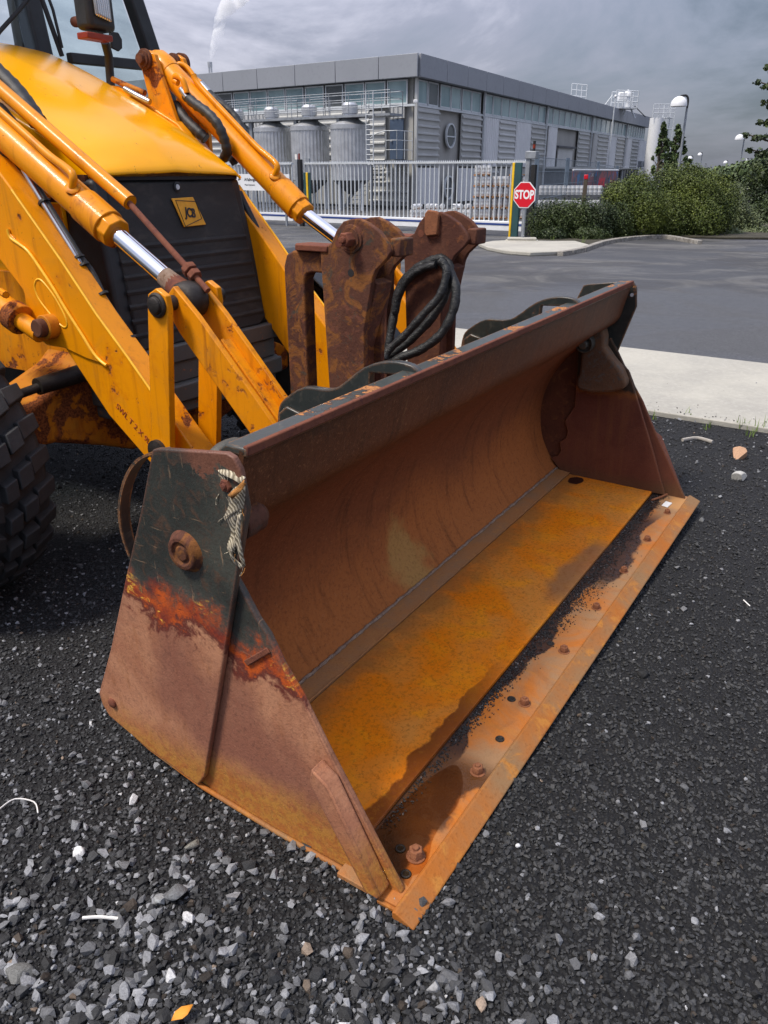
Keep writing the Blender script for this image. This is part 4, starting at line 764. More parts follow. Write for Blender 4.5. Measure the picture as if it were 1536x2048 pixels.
RF = [(455, 340), (480, 400), (505, 450), (530, 500), (560, 560)]
hose([(478, 385, 1.64), (500, 430, 1.64), (520, 470, 1.64), (545, 520, 1.64), (562, 548, 1.64)], .014)
hose([(470, 385, 1.63), (500, 445, 1.63), (525, 492, 1.63), (555, 552, 1.63)], .005, M['steel'], 'steel_pipe')
# lift cylinder under the near arm
a, b = at(-70, 560, x=.60), at(36, 636, x=.60); lc = MB().tube([a, b], .046, 24).build('lift_cylinder', M['yellow_worn'], loader, smooth=40, bevel=.003)
d_ = (b-a).normalized(); MB().tube([b-d_*.03, b+d_*.02], .052, 20).build('gland_nut', M['yellow_axle'], lc, smooth=40, bevel=.003)
MB().tube([b, b+d_*.12], .030, 20).build('rod', M['yellow_worn'], lc, smooth=50)
p = at(86, 655, x=.60); MB().lathe((.66, p.y, p.z), (-1, 0, 0), [(0, 0), (.040, 0), (.040, .06), (0, .06)], 20).build('pin_boss', M['yellow_axle'], loader, smooth=40, bevel=.003)
MB().lathe((.605, p.y, p.z), (-1, 0, 0), [(0, 0), (.030, 0), (.030, .028), (.026, .032), (0, .032)], 20).build('pin', M['rust'], loader, smooth=40)
MB().tube([at(0, 582, x=.56), at(12, 590, x=.55)], .012, 8).build('hose_stub', M['yellow_worn'], lc)
# faded hand-painted marking on the arm
yd = Vector((0, 1.38-1.594, .488-.65)).normalized(); Mt = Matrix(((0, 0, -1, .6435), (yd.y, -yd.z*-1, 0, 1.555), (yd.z, yd.y*-1*-1*-1, 0, .700), (0, 0, 0, 1)))
up_ = Vector((0, -yd.z, yd.y)); up_ = up_ if up_.z > 0 else -up_
Mt = Matrix(((0, 0, -1, .6437), (yd.y, up_.y, 0, 1.475), (yd.z, up_.z, 0, .640), (0, 0, 0, 1)))
text_mesh('arm_marking', 'SWL T 2 X 9L', .030, Mt, M['inkred'], loader, extrude=.0004, sx=1.0)

# ------------------------------------------------------------------ hood
SEC = [(1.800, .345, 1.385, 1.392, 1.380), (1.806, .352, 1.402, 1.412, 1.380), (1.870, .338, 1.438, 1.470, 1.380), (1.905, .342, 1.462, 1.500, 1.37), (1.96, .350, 1.486, 1.532, 1.36), (2.10, .368, 1.552, 1.604, 1.28), (2.35, .395, 1.660, 1.706, 1.18), (2.60, .418, 1.760, 1.796, 1.10), (2.85, .440, 1.850, 1.876, 1.05), (3.02, .455, 1.905, 1.925, 1.0)]
rows = []
for y, w, zs, zc, zb in SEC:
    half = []
    for t in (1, .985, .94, .87, .72, .5, .22, .03): half.append((w*t, zc-(zc-zs)*(t/.94)**2.2 if t <= .94 else zs-(t-.94)*.35))
    r = [(CX-w-.004, y, zb), (CX-w-.003, y, (zb+zs)/2-.01), (CX-w, y, zs-.045 if y > 1.85 else (zs+zb)/2)]+[(CX-a, y, b+(.004 if a < .02 else 0)) for a, b in half]+[(CX, y, zc+.004)]
    r += [(2*CX-p[0], y, p[2]) for p in r[-2::-1]]; rows.append(r)
hood = MB().grid(rows).build('hood', M['hood'], loader, smooth=50, solid=.006, sub=1)
for q in hood.data.polygons: pass
MB().bb((CX-.335, 1.812, 1.372), (CX+.335, 1.85, 1.384)).build('hood_seal', M['black'], loader)
# nose: black surround and perforated grille panel
def hexa(a, b): return MB().add(list(a)+list(b), [(0, 1, 2, 3), (7, 6, 5, 4), (0, 4, 5, 1), (1, 5, 6, 2), (2, 6, 7, 3), (3, 7, 4, 0)])
F = [(CX-.365, 1.822, 1.376), (CX+.36, 1.822, 1.376), (CX+.405, 1.735, .80), (CX-.40, 1.735, .80)]
hexa(F, [(x, 1.98, z) for x, y, z in F]).build('nose_surround', M['plastic'], loader, bevel=.018, seg=3)
i_ = [(CX-.315, 1.818, 1.366), (CX+.318, 1.818, 1.366), (CX+.365, 1.727, .83), (CX+.32, 1.722, .80), (CX-.335, 1.722, .80)]
gr = MB().prism(i_, (0, .03, 0)).build('grille', M['grille'], loader, bevel=.008)
ny = (1.818-1.727)/(1.366-.83)      # slope of the panel
gy_ = lambda z: 1.818-(1.366-z)*ny
c = at(359, 374, y=1.80); MB().lathe((c.x, gy_(c.z)+.002, c.z), (0, -1, 0), [(0, 0), (.019, 0), (.019, .007), (.012, .009), (.011, .006), (0, .006)], 20).build('hood_lock', M['plastic'], gr, smooth=35)
MB().lathe((c.x, gy_(c.z)-.004, c.z), (0, -1, 0), [(0, 0), (.010, 0), (.009, .003), (0, .003)], 16).build('lock_barrel', M['galv_light'], gr, smooth=35)
bc = at(377, 423, y=1.80); bz = bc.z; by = gy_(bz)-.004
pxy = [at(345, 397, y=by), at(388, 394, y=by), at(408, 449, y=by), at(364, 454, y=by)]
bd = MB().prism([(p.x, gy_(p.z)-.003, p.z) for p in pxy], (0, -.005, 0)).build('badge', M['badge'], gr, bevel=.002)
def Mbadge(x, z, off, rot=0.0):
    s = Vector((0, ny, 1)).normalized(); X = Vector((1, 0, 0)); R = Matrix.Rotation(rot, 4, 'Z')
    m = Matrix(((X.x, s.x, 0, x), (X.y, s.y, -1, gy_(z)-off), (X.z, s.z, 0, z), (0, 0, 0, 1))); return m @ R
cx_ = sum(p.x for p in pxy)/4; cz_ = sum(p.z for p in pxy)/4
text_mesh('badge_lettering', 'JCB', .046, Mbadge(cx_+.004, cz_-.004, .0095, -.14), M['ink'], gr, extrude=.0012, bold=.0012, sx=.72)
fr = [(-.056, .042), (.044, .036), (.058, -.026), (-.034, -.050)]
fo = [Vector((cx_+a*1.0, gy_(cz_+b)-.0085, cz_+b)) for a, b in fr]
MB().tube(fo, .0017, 6, closed=True).build('badge_outline', M['ink'], gr)
for k in range(9):
    z = 1.255-k*.050; w0 = .318+(1.366-z)*.07
    MB().prism([(CX-w0+.01, gy_(z+.010)-.0005, z+.010), (CX-w0+.01, gy_(z)-.0055, z), (CX-w0+.01, gy_(z-.012)-.0005, z-.012)], (w0*2-.01, 0, 0)).build('grille_rib', M['grille'], gr, bevel=.002) if z < 1.16 else None
# bumper mouldings under the grille
def mould(x0, x1, y0, z0, z1, r): 
    pts = [(x0, 2.0), (x0, y0+r), (x0+r*.3, y0+r*.3), (x0+r, y0), (x1-r, y0), (x1-r*.3, y0+r*.3), (x1, y0+r), (x1, 2.0)]
    pts = [(p.x, p.y) for p in smooth_pts([(a, b, 0) for a, b in pts], 3)]
    return MB().prism([(a, b, z0) for a, b in pts], (0, 0, z1-z0))
mould(CX-.415, CX+.425, 1.700, .735, .800, .08).build('bumper', M['bumper'], loader, bevel=.008)
mould(CX-.40, CX+.415, 1.712, .655, .735, .08).build('bumper', M['bumper'], loader, bevel=.006)
mould(CX-.415, CX+.43, 1.678, .585, .655, .09).build('bumper', M['bumper'], loader, bevel=.012)
mould(CX-.40, CX+.41, 1.70, .535, .585, .09).build('bumper', M['bumper'], loader, bevel=.01)
# radiator side, side panels, chassis, engine
MB().bb((CX-.362, 1.86, .80), (CX-.345, 2.12, 1.39)).build('radiator_side', M['rust'], loader)
MB().bb((CX-.385, 1.98, 1.0), (CX-.365, 3.0, 1.30)).build('side_panel', M['hood'], loader, bevel=.004); MB().bb((CX+.365, 1.98, 1.0), (CX+.385, 3.0, 1.30)).build('side_panel', M['hood'], loader, bevel=.004)
MB().bb((CX-.34, 1.9, .75), (CX+.34, 3.1, 1.30)).build('engine', M['greasy'], loader)
ch = [(1.80, .93), (1.80, .72), (1.96, .69), (2.16, .672), (2.17, .65), (2.34, .635), (2.36, .66), (4.6, .62), (4.6, 1.05), (2.3, 1.05)]
for x0 in (CX-.40, CX+.38): MB().plate(ch, x0, .022).build('chassis_plate', M['yellow_worn'], loader, bevel=.003)
MB().bb((CX-.30, 2.3, .42), (CX+.30, 3.9, .80)).build('sump_light_block', M['greasy'], loader, bevel=.02)  # dark sump box added under the machine to block light
ax_ = [(.50, .50), (.50, .60), (.56, .635), (.66, .675), (.80, .73), (.86, .78), (1.64, .78), (1.70, .73), (1.84, .675), (1.95, .63), (2.0, .60), (2.0, .5), (1.9, .49), (1.7, .42), (1.5, .36), (1.0, .36), (.85, .42), (.66, .485), (.60, .49)]
MB().prism([(a, 1.93, b) for a, b in ax_], (0, .26, 0)).build('front_axle', M['yellow_axle'], loader, bevel=.02, seg=3)
MB().tube([(.48, 1.90, .70), (.64, 1.90, .715)], .016, 12).build('track_rod', M['greasy'], loader, smooth=50); MB().tube([(.60, 1.90, .715), (.86, 1.90, .73)], [.030, .034], 14).build('steering_ram', M['greasy'], loader, smooth=50)
# ------------------------------------------------------------------ wheels
def wheel(xc, yc, R, W, nl, name='wheel'):
    h = empty(name, (xc, yc, R)); h.parent = loader
    c = R*.925
    prof = [(R*.55, -W*.40), (R*.70, -W*.5), (c*.93, -W*.49), (c*.985, -W*.43), (c, -W*.25), (c*1.01, 0), (c, W*.25), (c*.985, W*.43), (c*.93, W*.49), (R*.70, W*.5), (R*.55, W*.40)]
    mb = MB().lathe((0, 0, 0), (1, 0, 0), prof, 64)
    def lug(a, x0, x1, w0, w1, sk, hh=R*.078):
        def P(x, t, r): aa = a+t; return (x, -math.cos(aa)*r, math.sin(aa)*r)
        vs = []; dr = .022*R
        for r, s in ((c*.965, 1.08), (c+hh-dr if abs(x1) > W*.4 else c+hh, .86)):
            for x, w, k in ((x0, w0, 0), (x1, w1, sk)):
                rr = r - (R*.05 if abs(x) > W*.42 else 0)
                xx = x*(1.0 if r < c else .985); vs += [P(xx, k-w*s/2, rr), P(xx, k+w*s/2, rr)]
        mb.add(vs, [(0, 1, 3, 2), (4, 6, 7, 5), (0, 4, 5, 1), (2, 3, 7, 6), (1, 5, 7, 3), (0, 2, 6, 4)])
    da = 2*math.pi/nl
    for k in range(nl):
        for s in (-1, 1):
            a = k*da+(da/2 if s > 0 else 0)
            lug(a, s*W*.30, s*W*.505, da*.60, da*.52, .22*da); lug(a-.26*da, s*W*.155, s*W*.285, da*.62, da*.60, .16*da); lug(a-.55*da, s*W*.02, s*W*.135, da*.58, da*.62, .12*da)
    t = mb.build('tyre', M['rubber'], h, smooth=28, bevel=.004, seg=2)
    MB().lathe((0, 0, 0), (1, 0, 0), [(R*.2, -.03), (R*.5, -.05), (R*.56, -W*.40), (R*.60, -W*.42), (R*.60, W*.42), (R*.56, W*.40), (R*.5, .05), (R*.2, .03)], 40).build('rim', M['yellow_worn'], h, smooth=40)
    MB().lathe((0, 0, 0), (1, 0, 0), [(0, -.10), (R*.2, -.10), (R*.24, 0), (R*.2, .10), (0, .10)], 24).build('hub', M['greasy'], h, smooth=40)
wheel(.255, 2.12, .485, .40, 26); wheel(2.245, 2.12, .485, .40, 26); wheel(.23, 4.7, .70, .48, 24); wheel(2.27, 4.7, .70, .48, 24)
# mudguard over the far front wheel
mp_ = []
for k in range(13):
    a = math.radians(12+k*11.5); mp_.append((2.12-math.cos(a)*.60, .485+math.sin(a)*.555+.0))
for x0 in (2.03, .04): 
    if x0 > 1: MB().prism([(x0, a, b) for a, b in mp_]+[(x0, 2.12+(a-2.12)*.975, .485+(b-.485)*.975) for a, b in mp_[::-1]], (.44, 0, 0)).build('mudguard', M['plastic'], loader, smooth=40, bevel=.006)
# ------------------------------------------------------------------ cab
cab = empty('cab'); cab.parent = loader
FB = M['plastic']; CY = 2.95
for xx, w in ((CX+.47, .085), (CX-.47, .085)):
    MB().add([(xx-w/2-.05*0, CY, .9), (xx+w/2, CY, .9), (xx+w/2, CY+.10, .9), (xx-w/2, CY+.10, .9), (xx-w/2-.02, CY+.25, 2.85), (xx+w/2-.02, CY+.25, 2.85), (xx+w/2-.02, CY+.35, 2.85), (xx-w/2-.02, CY+.35, 2.85)], [(0, 1, 2, 3), (4, 7, 6, 5), (0, 4, 5, 1), (1, 5, 6, 2), (2, 6, 7, 3), (3, 7, 4, 0)]).build('pillar', FB, cab, bevel=.012)
for s in (-1, 1):
    b0 = at(325, 105, y=CY+.05); t0 = at(287, 0, y=CY+.08); xb = b0.x-CX; xt = t0.x-CX; sl = (xt-xb)/(t0.z-b0.z)
    xa = lambda z: CX+s*(xb+sl*(z-b0.z))
    MB().beam((xa(.9), CY+.05, .9), (xa(2.8), CY+.20, 2.8), .085, .07, up=(0, 1, 0)).build('pillar', FB, cab, bevel=.012)
    MB().beam((CX+s*.50, CY+.02, 1.888), (xa(1.9), CY+.03, 1.905), .04, .045).build('window_sill', FB, cab, bevel=.005)
    MB().beam((CX+s*.94, 3.90, .9), (CX+s*.92, 3.90, 2.8), .08, .08).build('pillar', FB, cab, bevel=.01)
    MB().add([(CX+s*.51, CY+.05, 1.0), (xa(1.0)-s*.03, CY+.07, 1.0), (xa(2.8)-s*.03, CY+.27, 2.8), (CX+s*.49, CY+.27, 2.8)], [(0, 1, 2, 3)]).build('quarter_window', M['glass'], cab, solid=.005)
    MB().add([(xa(1.0)-s*.0, CY+.12, 1.0), (CX+s*.95, 3.85, 1.0), (CX+s*.93, 3.85, 2.8), (xa(2.8), CY+.30, 2.8)], [(0, 1, 2, 3)]).build('side_window', M['glass'], cab, solid=.005)
MB().add([(CX-.43, CY+.05, 1.3), (CX+.43, CY+.05, 1.3), (CX+.41, CY+.28, 2.8), (CX-.45, CY+.28, 2.8)], [(0, 1, 2, 3)]).build('windscreen', M['glass'], cab, solid=.005)
MB().bb((CX-.98, 3.1, 2.8), (CX+.98, 4.0, 2.95)).build('roof', M['yellow'], cab, bevel=.04)
MB().bb((CX-.9, 3.0, .85), (CX+.9, 3.9, .95)).build('cab_floor', M['black'], cab)
MB().bb((CX-.27, 3.3, .95), (CX+.27, 3.75, 1.20)).bb((CX-.25, 3.65, 1.20), (CX+.25, 3.77, 1.50)).build('seat', M['black'], cab, bevel=.05)
# wipers
def cabt(l, r, m, nm, par=None, n=8): return MB().tube([at(a, b, y=y) for a, b, y in l], r, n).build(nm, m, par or cab, smooth=60)
cabt([(70, -40, 3.05), (95, 30, 2.985), (124, 112, 2.95)], .011, M['black'], 'wiper_blade'); cabt([(84, -40, 3.03), (106, 20, 2.975), (124, 95, 2.94)], .007, M['black'], 'wiper_arm')
cabt([(-20, 88, 2.9), (0, 62, 2.93), (40, 18, 2.98), (70, -20, 3.0)], .009, M['black'], 'wiper_arm')
# headlight on its bracket
def lp(px, py, y=2.62): return at(px, py, y=y)
LC = lp(203, 12, 2.55); hl = empty('headlight'); hl.parent = loader
sx_ = (lp(228, 20, 2.55)-lp(170, 20, 2.55)).x; W2 = sx_*.46
zb_l = lp(200, 60, 2.55).z; MB().bb((LC.x-W2, 2.55, zb_l), (LC.x+W2, 2.65, zb_l+.26)).build('lamp_housing', M['plastic'], hl, bevel=.022, seg=3)
a, b = lp(184, 8, 2.545), lp(224, 50, 2.545)
MB().add([(a.x, 2.544, LC.z+.17), (b.x, 2.544, LC.z+.17), (b.x, 2.544, b.z+.004), (a.x+.004, 2.544, b.z+.022), (a.x+.01, 2.532, LC.z+.16), (b.x-.01, 2.532, LC.z+.16), (b.x-.01, 2.532, b.z+.012), (a.x+.012, 2.532, b.z+.028)], [(0, 1, 2, 3), (4, 7, 6, 5), (0, 4, 5, 1), (1, 5, 6, 2), (2, 6, 7, 3), (3, 7, 4, 0)]).build('lamp_lens', M['lens'], hl, bevel=.006)
a, b = lp(174, 61, 2.55), lp(227, 84, 2.55)
MB().bb((a.x, 2.55, b.z), (b.x, 2.62, a.z-.002)).build('indicator_lens', M['amber'], hl, bevel=.004)
cabt([(150, 44, 2.90), (178, 42, 2.66)], .022, M['rust_red'], 'lamp_arm', hl, 14)
cabt([(210, 84, 2.64), (217, 110, 2.66), (220, 150, 2.68), (222, 175, 2.68)], .019, M['plastic'], 'lamp_stalk', hl, 14)
a = lp(233, 82, 2.66); MB().prism([(a.x+u, 2.66, a.z+v) for u, v in ((-.03, .035), (.018, .035), (.034, .01), (.03, -.025), (.008, -.04), (-.03, -.03))], (0, .012, 0)).build('lamp_bracket', M['plastic'], hl, bevel=.003)
# ------------------------------------------------------------------ background survey
def wat(px, py, d): r = ray(px, py); return CAMP + r*(d/r.y)
def lat(px, d): return d*(px-768.0)/1684.0
class Facade:                     # a vertical plane through K, X along it, outward = -Y
    def __init__(s, K, ang): s.K = Vector(K); s.ang = ang; s.X = Vector((math.cos(ang), math.sin(ang), 0)); s.N = Vector((s.X.y, -s.X.x, 0))
    def pt(s, px, py, off=0.0):
        r = ray(px, py); P0 = s.K+s.N*off; t = (P0-CAMP).dot(s.N)/r.dot(s.N); P = CAMP+r*t; return ((P-s.K).dot(s.X), P.z)
    def z(s, px, py, off=0): return s.pt(px, py, off)[1]
    def s_(s, px, py, off=0): return s.pt(px, py, off)[0]
    def put(s, o, base=None):
        o.location = s.K if base is None else base; o.rotation_euler.z = s.ang; return o
KX = (lat(827, 34), 34, 0)
FR = Facade(KX, math.radians(90-28.7)); FL = Facade(KX, math.radians(-(90-54.6)))
ZT = FR.z(829, 109); ZS = FR.z(829, 155.6); ZW = FR.z(829, 210); ZL = 1.62
LR = FR.s_(1291, 450-200); LL = -34.0
bld = empty('brewery_building', KX, 0, 'long grey industrial building with ribbed cladding, strip windows and a deep plain fascia', 'building')
def bpart(mb, name, mat, F, par=None, **k):
    o = mb.build(name, mat, par or bld, **k)
    if par is None: o.rotation_euler.z = F.ang
    return o
# body
DR = 14.0
K0 = Vector(KX)
c0 = K0+FR.X*LR; c1 = K0+FL.X*LL
body = MB().prism([(p.x-K0.x, p.y-K0.y, 0) for p in (K0-FR.N*.12-FL.N*.12, c0-FR.N*.12, c0+FL.X*LL, c1-FL.N*.12)], (0, 0, ZS)).build('wall', M['wall'], bld)
MB().prism([(p.x-K0.x, p.y-K0.y, ZS+.01) for p in (K0+FR.N*.3+FL.N*.3, c0+FR.N*.3, c0+FL.X*LL, c1+FL.N*.3)], (0, 0, ZT-ZS-.06)).build('roof', M['fascia'], bld)
# fascia panels
def fasc(F, ss):
    for a, b in zip(ss[:-1], ss[1:]):
        bpart(MB().bb((a+.012, -.40, ZS), (b-.012, -.31, ZT)), 'fascia_panel', M['fascia'], F, bevel=.01)
fasc(FL, [LL]+[FL.s_(p, 150) for p in (380, 457, 526, 601.8, 682.5, 768.5)]+[.38])
fasc(FR, [-.30]+[LR*k/20 for k in range(1, 20)]+[LR+.4])
# strip windows
def window(F, a, b, z0, z1, dark=False):
    w = bpart(MB().bb((a, -.07, z0), (b, -.02, z0+.05)).bb((a, -.07, z1-.05), (b, -.02, z1)).bb((a, -.07, z0+.05), (a+.05, -.02, z1-.05)).bb((b-.05, -.07, z0+.05), (b, -.02, z1-.05)), 'window', M['galv_light'], F)
    MB().bb((a+.05, -.045, z0+.05), (b-.05, -.03, z1-.05)).build('pane', M['pane_dark'] if dark else M['pane'], w)
M['pane_dark'] = plain('dark_pane', (.10, .11, .115), .12, var=.3, sc=.8)
q4 = lambda X: 780+X/2.844; q3 = lambda X: 400+X/3.072
def sR(X, Y=300): return FR.s_(q4(X), 80+Y/2.844)
def sL(X, Y=300): return FL.s_(q3(X), 80+Y/3.072)
zw0, zw1 = ZW+.05, ZS-.03
cols = [sR(520, 400), sR(880, 450), sR(1140, 500), sR(1338, 520), LR-.1]
for a, b, d in ((145, 205, 0), (210, 268, 1), (280, 338, 0), (342, 398, 0), (405, 458, 0), (460, 512, 0)): window(FR, sR(a), sR(b), zw0, zw1, d)
for i in range(4):
    a, b = cols[i]+.12, cols[i+1]-.08
    for k in range(8): window(FR, a+(b-a)*k/8+.02, a+(b-a)*(k+1)/8-.02, zw0, zw1)
for a, b, d in ((1155, 1280, 0), (1020, 1145, 0), (895, 1015, 0), (775, 885, 1), (650, 765, 0), (530, 640, 0), (420, 525, 0), (310, 415, 0), (208, 305, 0), (95, 200, 1), (-15, 88, 0), (-120, -22, 0), (-225, -128, 0), (-330, -233, 0)): window(FL, sL(a), sL(b), zw0, zw1, d)
# sill band and columns
bpart(MB().bb((-.02, -.10, ZW-.04), (LR, -.02, ZW+.04)), 'sill', M['galv_light'], FR); bpart(MB().bb((LL, -.10, ZW-.04), (.10, -.02, ZW+.04)), 'sill', M['galv_light'], FL)
for s in cols[:4]: bpart(MB().bb((s-.04, -.19, 0), (s+.05, -.1, ZS)), 'downpipe', M['galv_light'], FR)
bpart(MB().bb((-.10, -.17, 0), (.02, -.05, ZS)), 'corner_post', M['clad'], FR)
def ribs(F, a, b, z0, z1, kind, mat, n=None):
    mb = MB(); mb.bb((a, -.09, z0), (b, -.03, z1))
    if kind == 'h':
        n = n or max(2, int((z1-z0)/.30)); 
        for k in range(n): z = z0+(z1-z0)*(k+.5)/n; mb.prism([(a, -.09, z-.05), (a, -.16, z-.035), (a, -.16, z+.01), (a, -.09, z+.06)], (b-a, 0, 0))
    elif kind == 'v':
        n = n or max(3, int((b-a)/.22))
        for k in range(n): x = a+(b-a)*(k+.5)/n; mb.prism([(x-.05, -.09, z0), (x-.03, -.15, z0), (x+.03, -.15, z0), (x+.05, -.09, z0)], (0, 0, z1-z0))
    return bpart(mb, 'cladding_panel', mat, F)
zt = ZW-.06
for a, b, k, m in ((140, 264, 'h', 'clad'), (394, 503, 'h', 'clad'), (526, 602, 'v', 'clad_light'), (606, 698, 'h', 'clad_mid'), (704, 785, 'v', 'clad_light'), (789, 868, 'h', 'clad'), (890, 935, 'v', 'clad_light'), (1062, 1122, 'h', 'clad'), (1148, 1168, 'v', 'clad_mid'), (1172, 1230, 'h', 'clad'), (1234, 1277, 'v', 'clad_light'), (1281, 1324, 'h', 'clad'), (1342, 1366, 'v', 'clad_light'), (1368, 1405, 'h', 'clad'), (1409, 1448, 'v', 'clad_light')):
    ribs(FR, sR(a, 600), sR(b, 600), ZL, zt, k, M[m], n=8 if k == 'h' else None)
for a, b, k, m in ((140, 262, 'v', 'clad_light'), (380, 468, 'v', 'clad_light'), (475, 600, 'h', 'clad'), (606, 760, 'v', 'clad')): ribs(FR, sR(a, 800), sR(b, 800), .15, ZL-.08, k, M[m])
bpart(MB().bb((sR(860, 740), -.30, ZL-.06), (LR, -.03, ZL+.04)), 'ledge', M['clad'], FR)
bpart(MB().bb((sR(870, 780), -.06, .1), (sR(1032, 780), -.03, ZL-.08)), 'bay_shade_panel', M['wall_dark'], FR)  # flat panel for the bay recess, its shade put into the dark colour
for k in range(6): bpart(MB().bb((sR(1308, 770)+k*.9, -.08, .9), (sR(1308, 770)+k*.9+.6, -.03, ZL-.12)), 'window', M['pane_dark'], FR)
# big roller door and lintel
zd = FR.z(q4(985), 80+615/2.844)
bpart(MB().bb((sR(946, 660), -.10, ZL), (sR(1028, 660), -.03, zd)), 'roller_door', M['clad_mid'], FR); bpart(MB().bb((sR(938, 620), -.25, zd), (sR(1038, 620), -.03, zd+.10)), 'lintel', M['wall_dark'], FR)
# round windows
def porthole(X, Y, rz):
    s, z = FR.pt(q4(X), 80+Y/2.844); r = abs(FR.z(q4(X), 80+(Y-rz)/2.844)-z)
    w = bpart(MB().lathe((s, -.03, z), (0, -1, 0), [(r*.90, 0), (r*.90, .08), (r*1.04, .08), (r*1.04, 0), (r*.9, 0)], 40), 'round_window', M['galv_light'], FR, smooth=40)
    MB().lathe((s, -.05, z), (0, -1, 0), [(0, 0), (r*.9, 0), (r*.9, .01), (0, .01)], 40).build('pane', M['pane_dark'], w); MB().bb((s-r*.88, -.10, z-r*.12), (s+r*.88, -.065, z-r*.02)).build('glazing_bar', M['galv_light'], w)
porthole(336, 545, 70); porthole(326, 840, 66)
MB().box((0, 0, 0), (.16, .22, .12)).build('security_camera', M['white'], bld, bevel=.02).location = tuple(wat(831, 203, 33.6)-K0)
for X in (1402, 1416): 
    s = sR(X, 720); bpart(MB().bb((s-.22, -.45, 1.75), (s+.22, -.1, 2.2)), 'vent_unit', M['galv'], FR, bevel=.03)
# left facade cladding
zl0 = FL.z(q3(1215), 80+735/3.072)
for a, b, z0_, z1_, k, m in ((1180, 1262, FL.z(q3(1215), 80+482/3.072), zt, 'v', 'clad'), (1050, 1145, 1.0, zt-.1, 'h', 'clad'), (480, 1045, 1.9, zt, 'h', 'clad'), (270, 478, .1, zt, 'v', 'clad_mid'), (-100, 268, .1, zt, 'h', 'clad'), (-400, -102, .1, zt, 'v', 'clad'), (480, 1045, .1, 1.85, 'v', 'clad'), (1050, 1290, .1, zl0-.3, 'h', 'clad')):
    ribs(FL, sL(a, 500), sL(b, 500), z0_, z1_, k, M[m])
za, zb_ = FL.z(q3(1215), 80+735/3.072), FL.z(q3(1215), 80+487/3.072)
dr = bpart(MB().bb((sL(1174, 600), -.10, za), (sL(1256, 600), -.03, zb_)), 'door', M['door'], FL, bevel=.01); MB().bb((sL(1184, 600), -.16, za+.45*(zb_-za)), (sL(1184, 600)+.06, -.10, za+.5*(zb_-za))).build('handle', M['inox'], dr)
# rooftop kit
def roofpt(px, py, d): return wat(px, py, d)
# ------------------------------------------------------------------ tanks, gangway and stair
TO = 2.6      # tanks stand this far out from the left facade
tank_src = None
tcx = [(701, 78), (621, 76), (547, 74), (478, 70)]
tl = ['large ribbed steel tank beside the ladder, rightmost of the row', 'ribbed steel tank in the middle of the row, seen above the gate post beacon', 'ribbed steel tank above the direction sign and yellow cylinder', 'ribbed steel tank mostly hidden behind the bonnet and yellow cylinder']
z_rim, z_bot = FL.z(701, 252, TO), FL.z(701, 360.5, TO); z_neck = FL.z(701, 213, TO)
P_ = FL.pt(701, 300, TO); dT = (FL.K+FL.X*P_[0]+FL.N*TO).y; RT = 39.0/1684*dT
for i, ((px, w), lab) in enumerate(zip(tcx, tl)):
    s = FL.pt(px, 300, TO)[0]; base = FL.K+FL.X*s+FL.N*TO; base.z = 0
    if i == 0:
        T = empty('storage_tank', base, 0, lab, 'tank', 'ribbed steel tanks in a row')
        n = 132; mb = MB(); ring = lambda z, r, al=1: [((r+(.018 if (k % 4) < 2 else 0)*al)*math.cos(2*math.pi*k/n), (r+(.018 if (k % 4) < 2 else 0)*al)*math.sin(2*math.pi*k/n), z) for k in range(n)]
        a, b = ring(z_bot, RT-.02), ring(z_rim-.10, RT-.02); mb.add(a+b, [(k, (k+1) % n, (k+1) % n+n, k+n) for k in range(n)]+[tuple(range(n))]); mb.build('tank_shell', M['inox_rib'] if 'inox_rib' in M else M['inox'], T)
        MB().lathe((0, 0, z_rim-.12), (0, 0, 1), [(RT-.03, 0), (RT+.02, 0), (RT+.02, .15), (RT*.55, .30), (RT*.36, .42), (RT*.33, .55), (0, .55)], 48).build('tank_top', M['inox'], T, smooth=35)
        MB().lathe((0, 0, z_rim+.42), (0, 0, 1), [(RT*.40, 0), (RT*.40, .28), (RT*.30, .36), (0, .38)], 32).build('hatch_dome', M['inox'], T, smooth=35)
        MB().lathe((0, 0, z_bot-.5), (0, 0, 1), [(0, 0), (.12, 0), (RT-.05, .5), (0, .5)], 32).build('outlet_cone', M['wall_dark'], T, smooth=35)
        for k in range(4):
            a = math.radians(45+90*k); MB().tube([(math.cos(a)*RT*.8, math.sin(a)*RT*.8, 0), (math.cos(a)*RT*.8, math.sin(a)*RT*.8, z_bot)], .055, 10).build('leg', M['galv_light'], T, smooth=60)
        tank_src = T
    else:
        c = copy_tree(tank_src, None, base); c['label'] = lab; c.rotation_euler.z = i*.7
# gangway over the tanks
GW = TO+RT*.15; gz = FL.z(q3(880), 80+462/3.072, GW+.4); gtop = FL.z(q3(890), 80+325/3.072, GW+.4)
s0, s1 = FL.pt(330, 240, GW+.4)[0], FL.pt(q3(1172), 235, GW+.4)[0]
gw = FL.put(empty('gangway', (0, 0, 0), 0, 'galvanised gangway with railings running over the row of steel tanks', 'gangway'))
MB().bb((s0, -GW-.45, gz-.08), (s1, -GW+.35, gz)).build('walkway_deck', M['galv'], gw)
def railing(par, pts, h, m, r=.013, posts=.9, nrail=3, nm='railing'):
    pts = [Vector(p) for p in pts]; mb = MB()
    for k in range(nrail): z = h*(k+1)/nrail; mb.tube([p+Vector((0, 0, z)) for p in pts], r, 6)
    mb.build(nm, m, par)
    for a, b in zip(pts[:-1], pts[1:]):
        n = max(1, int(round((b-a).length/posts)))
        for i in range(n+1): p = a.lerp(b, i/n); MB().tube([p, p+Vector((0, 0, h))], r*1.1, 6).build('post', m, par)
hgt = gtop-gz
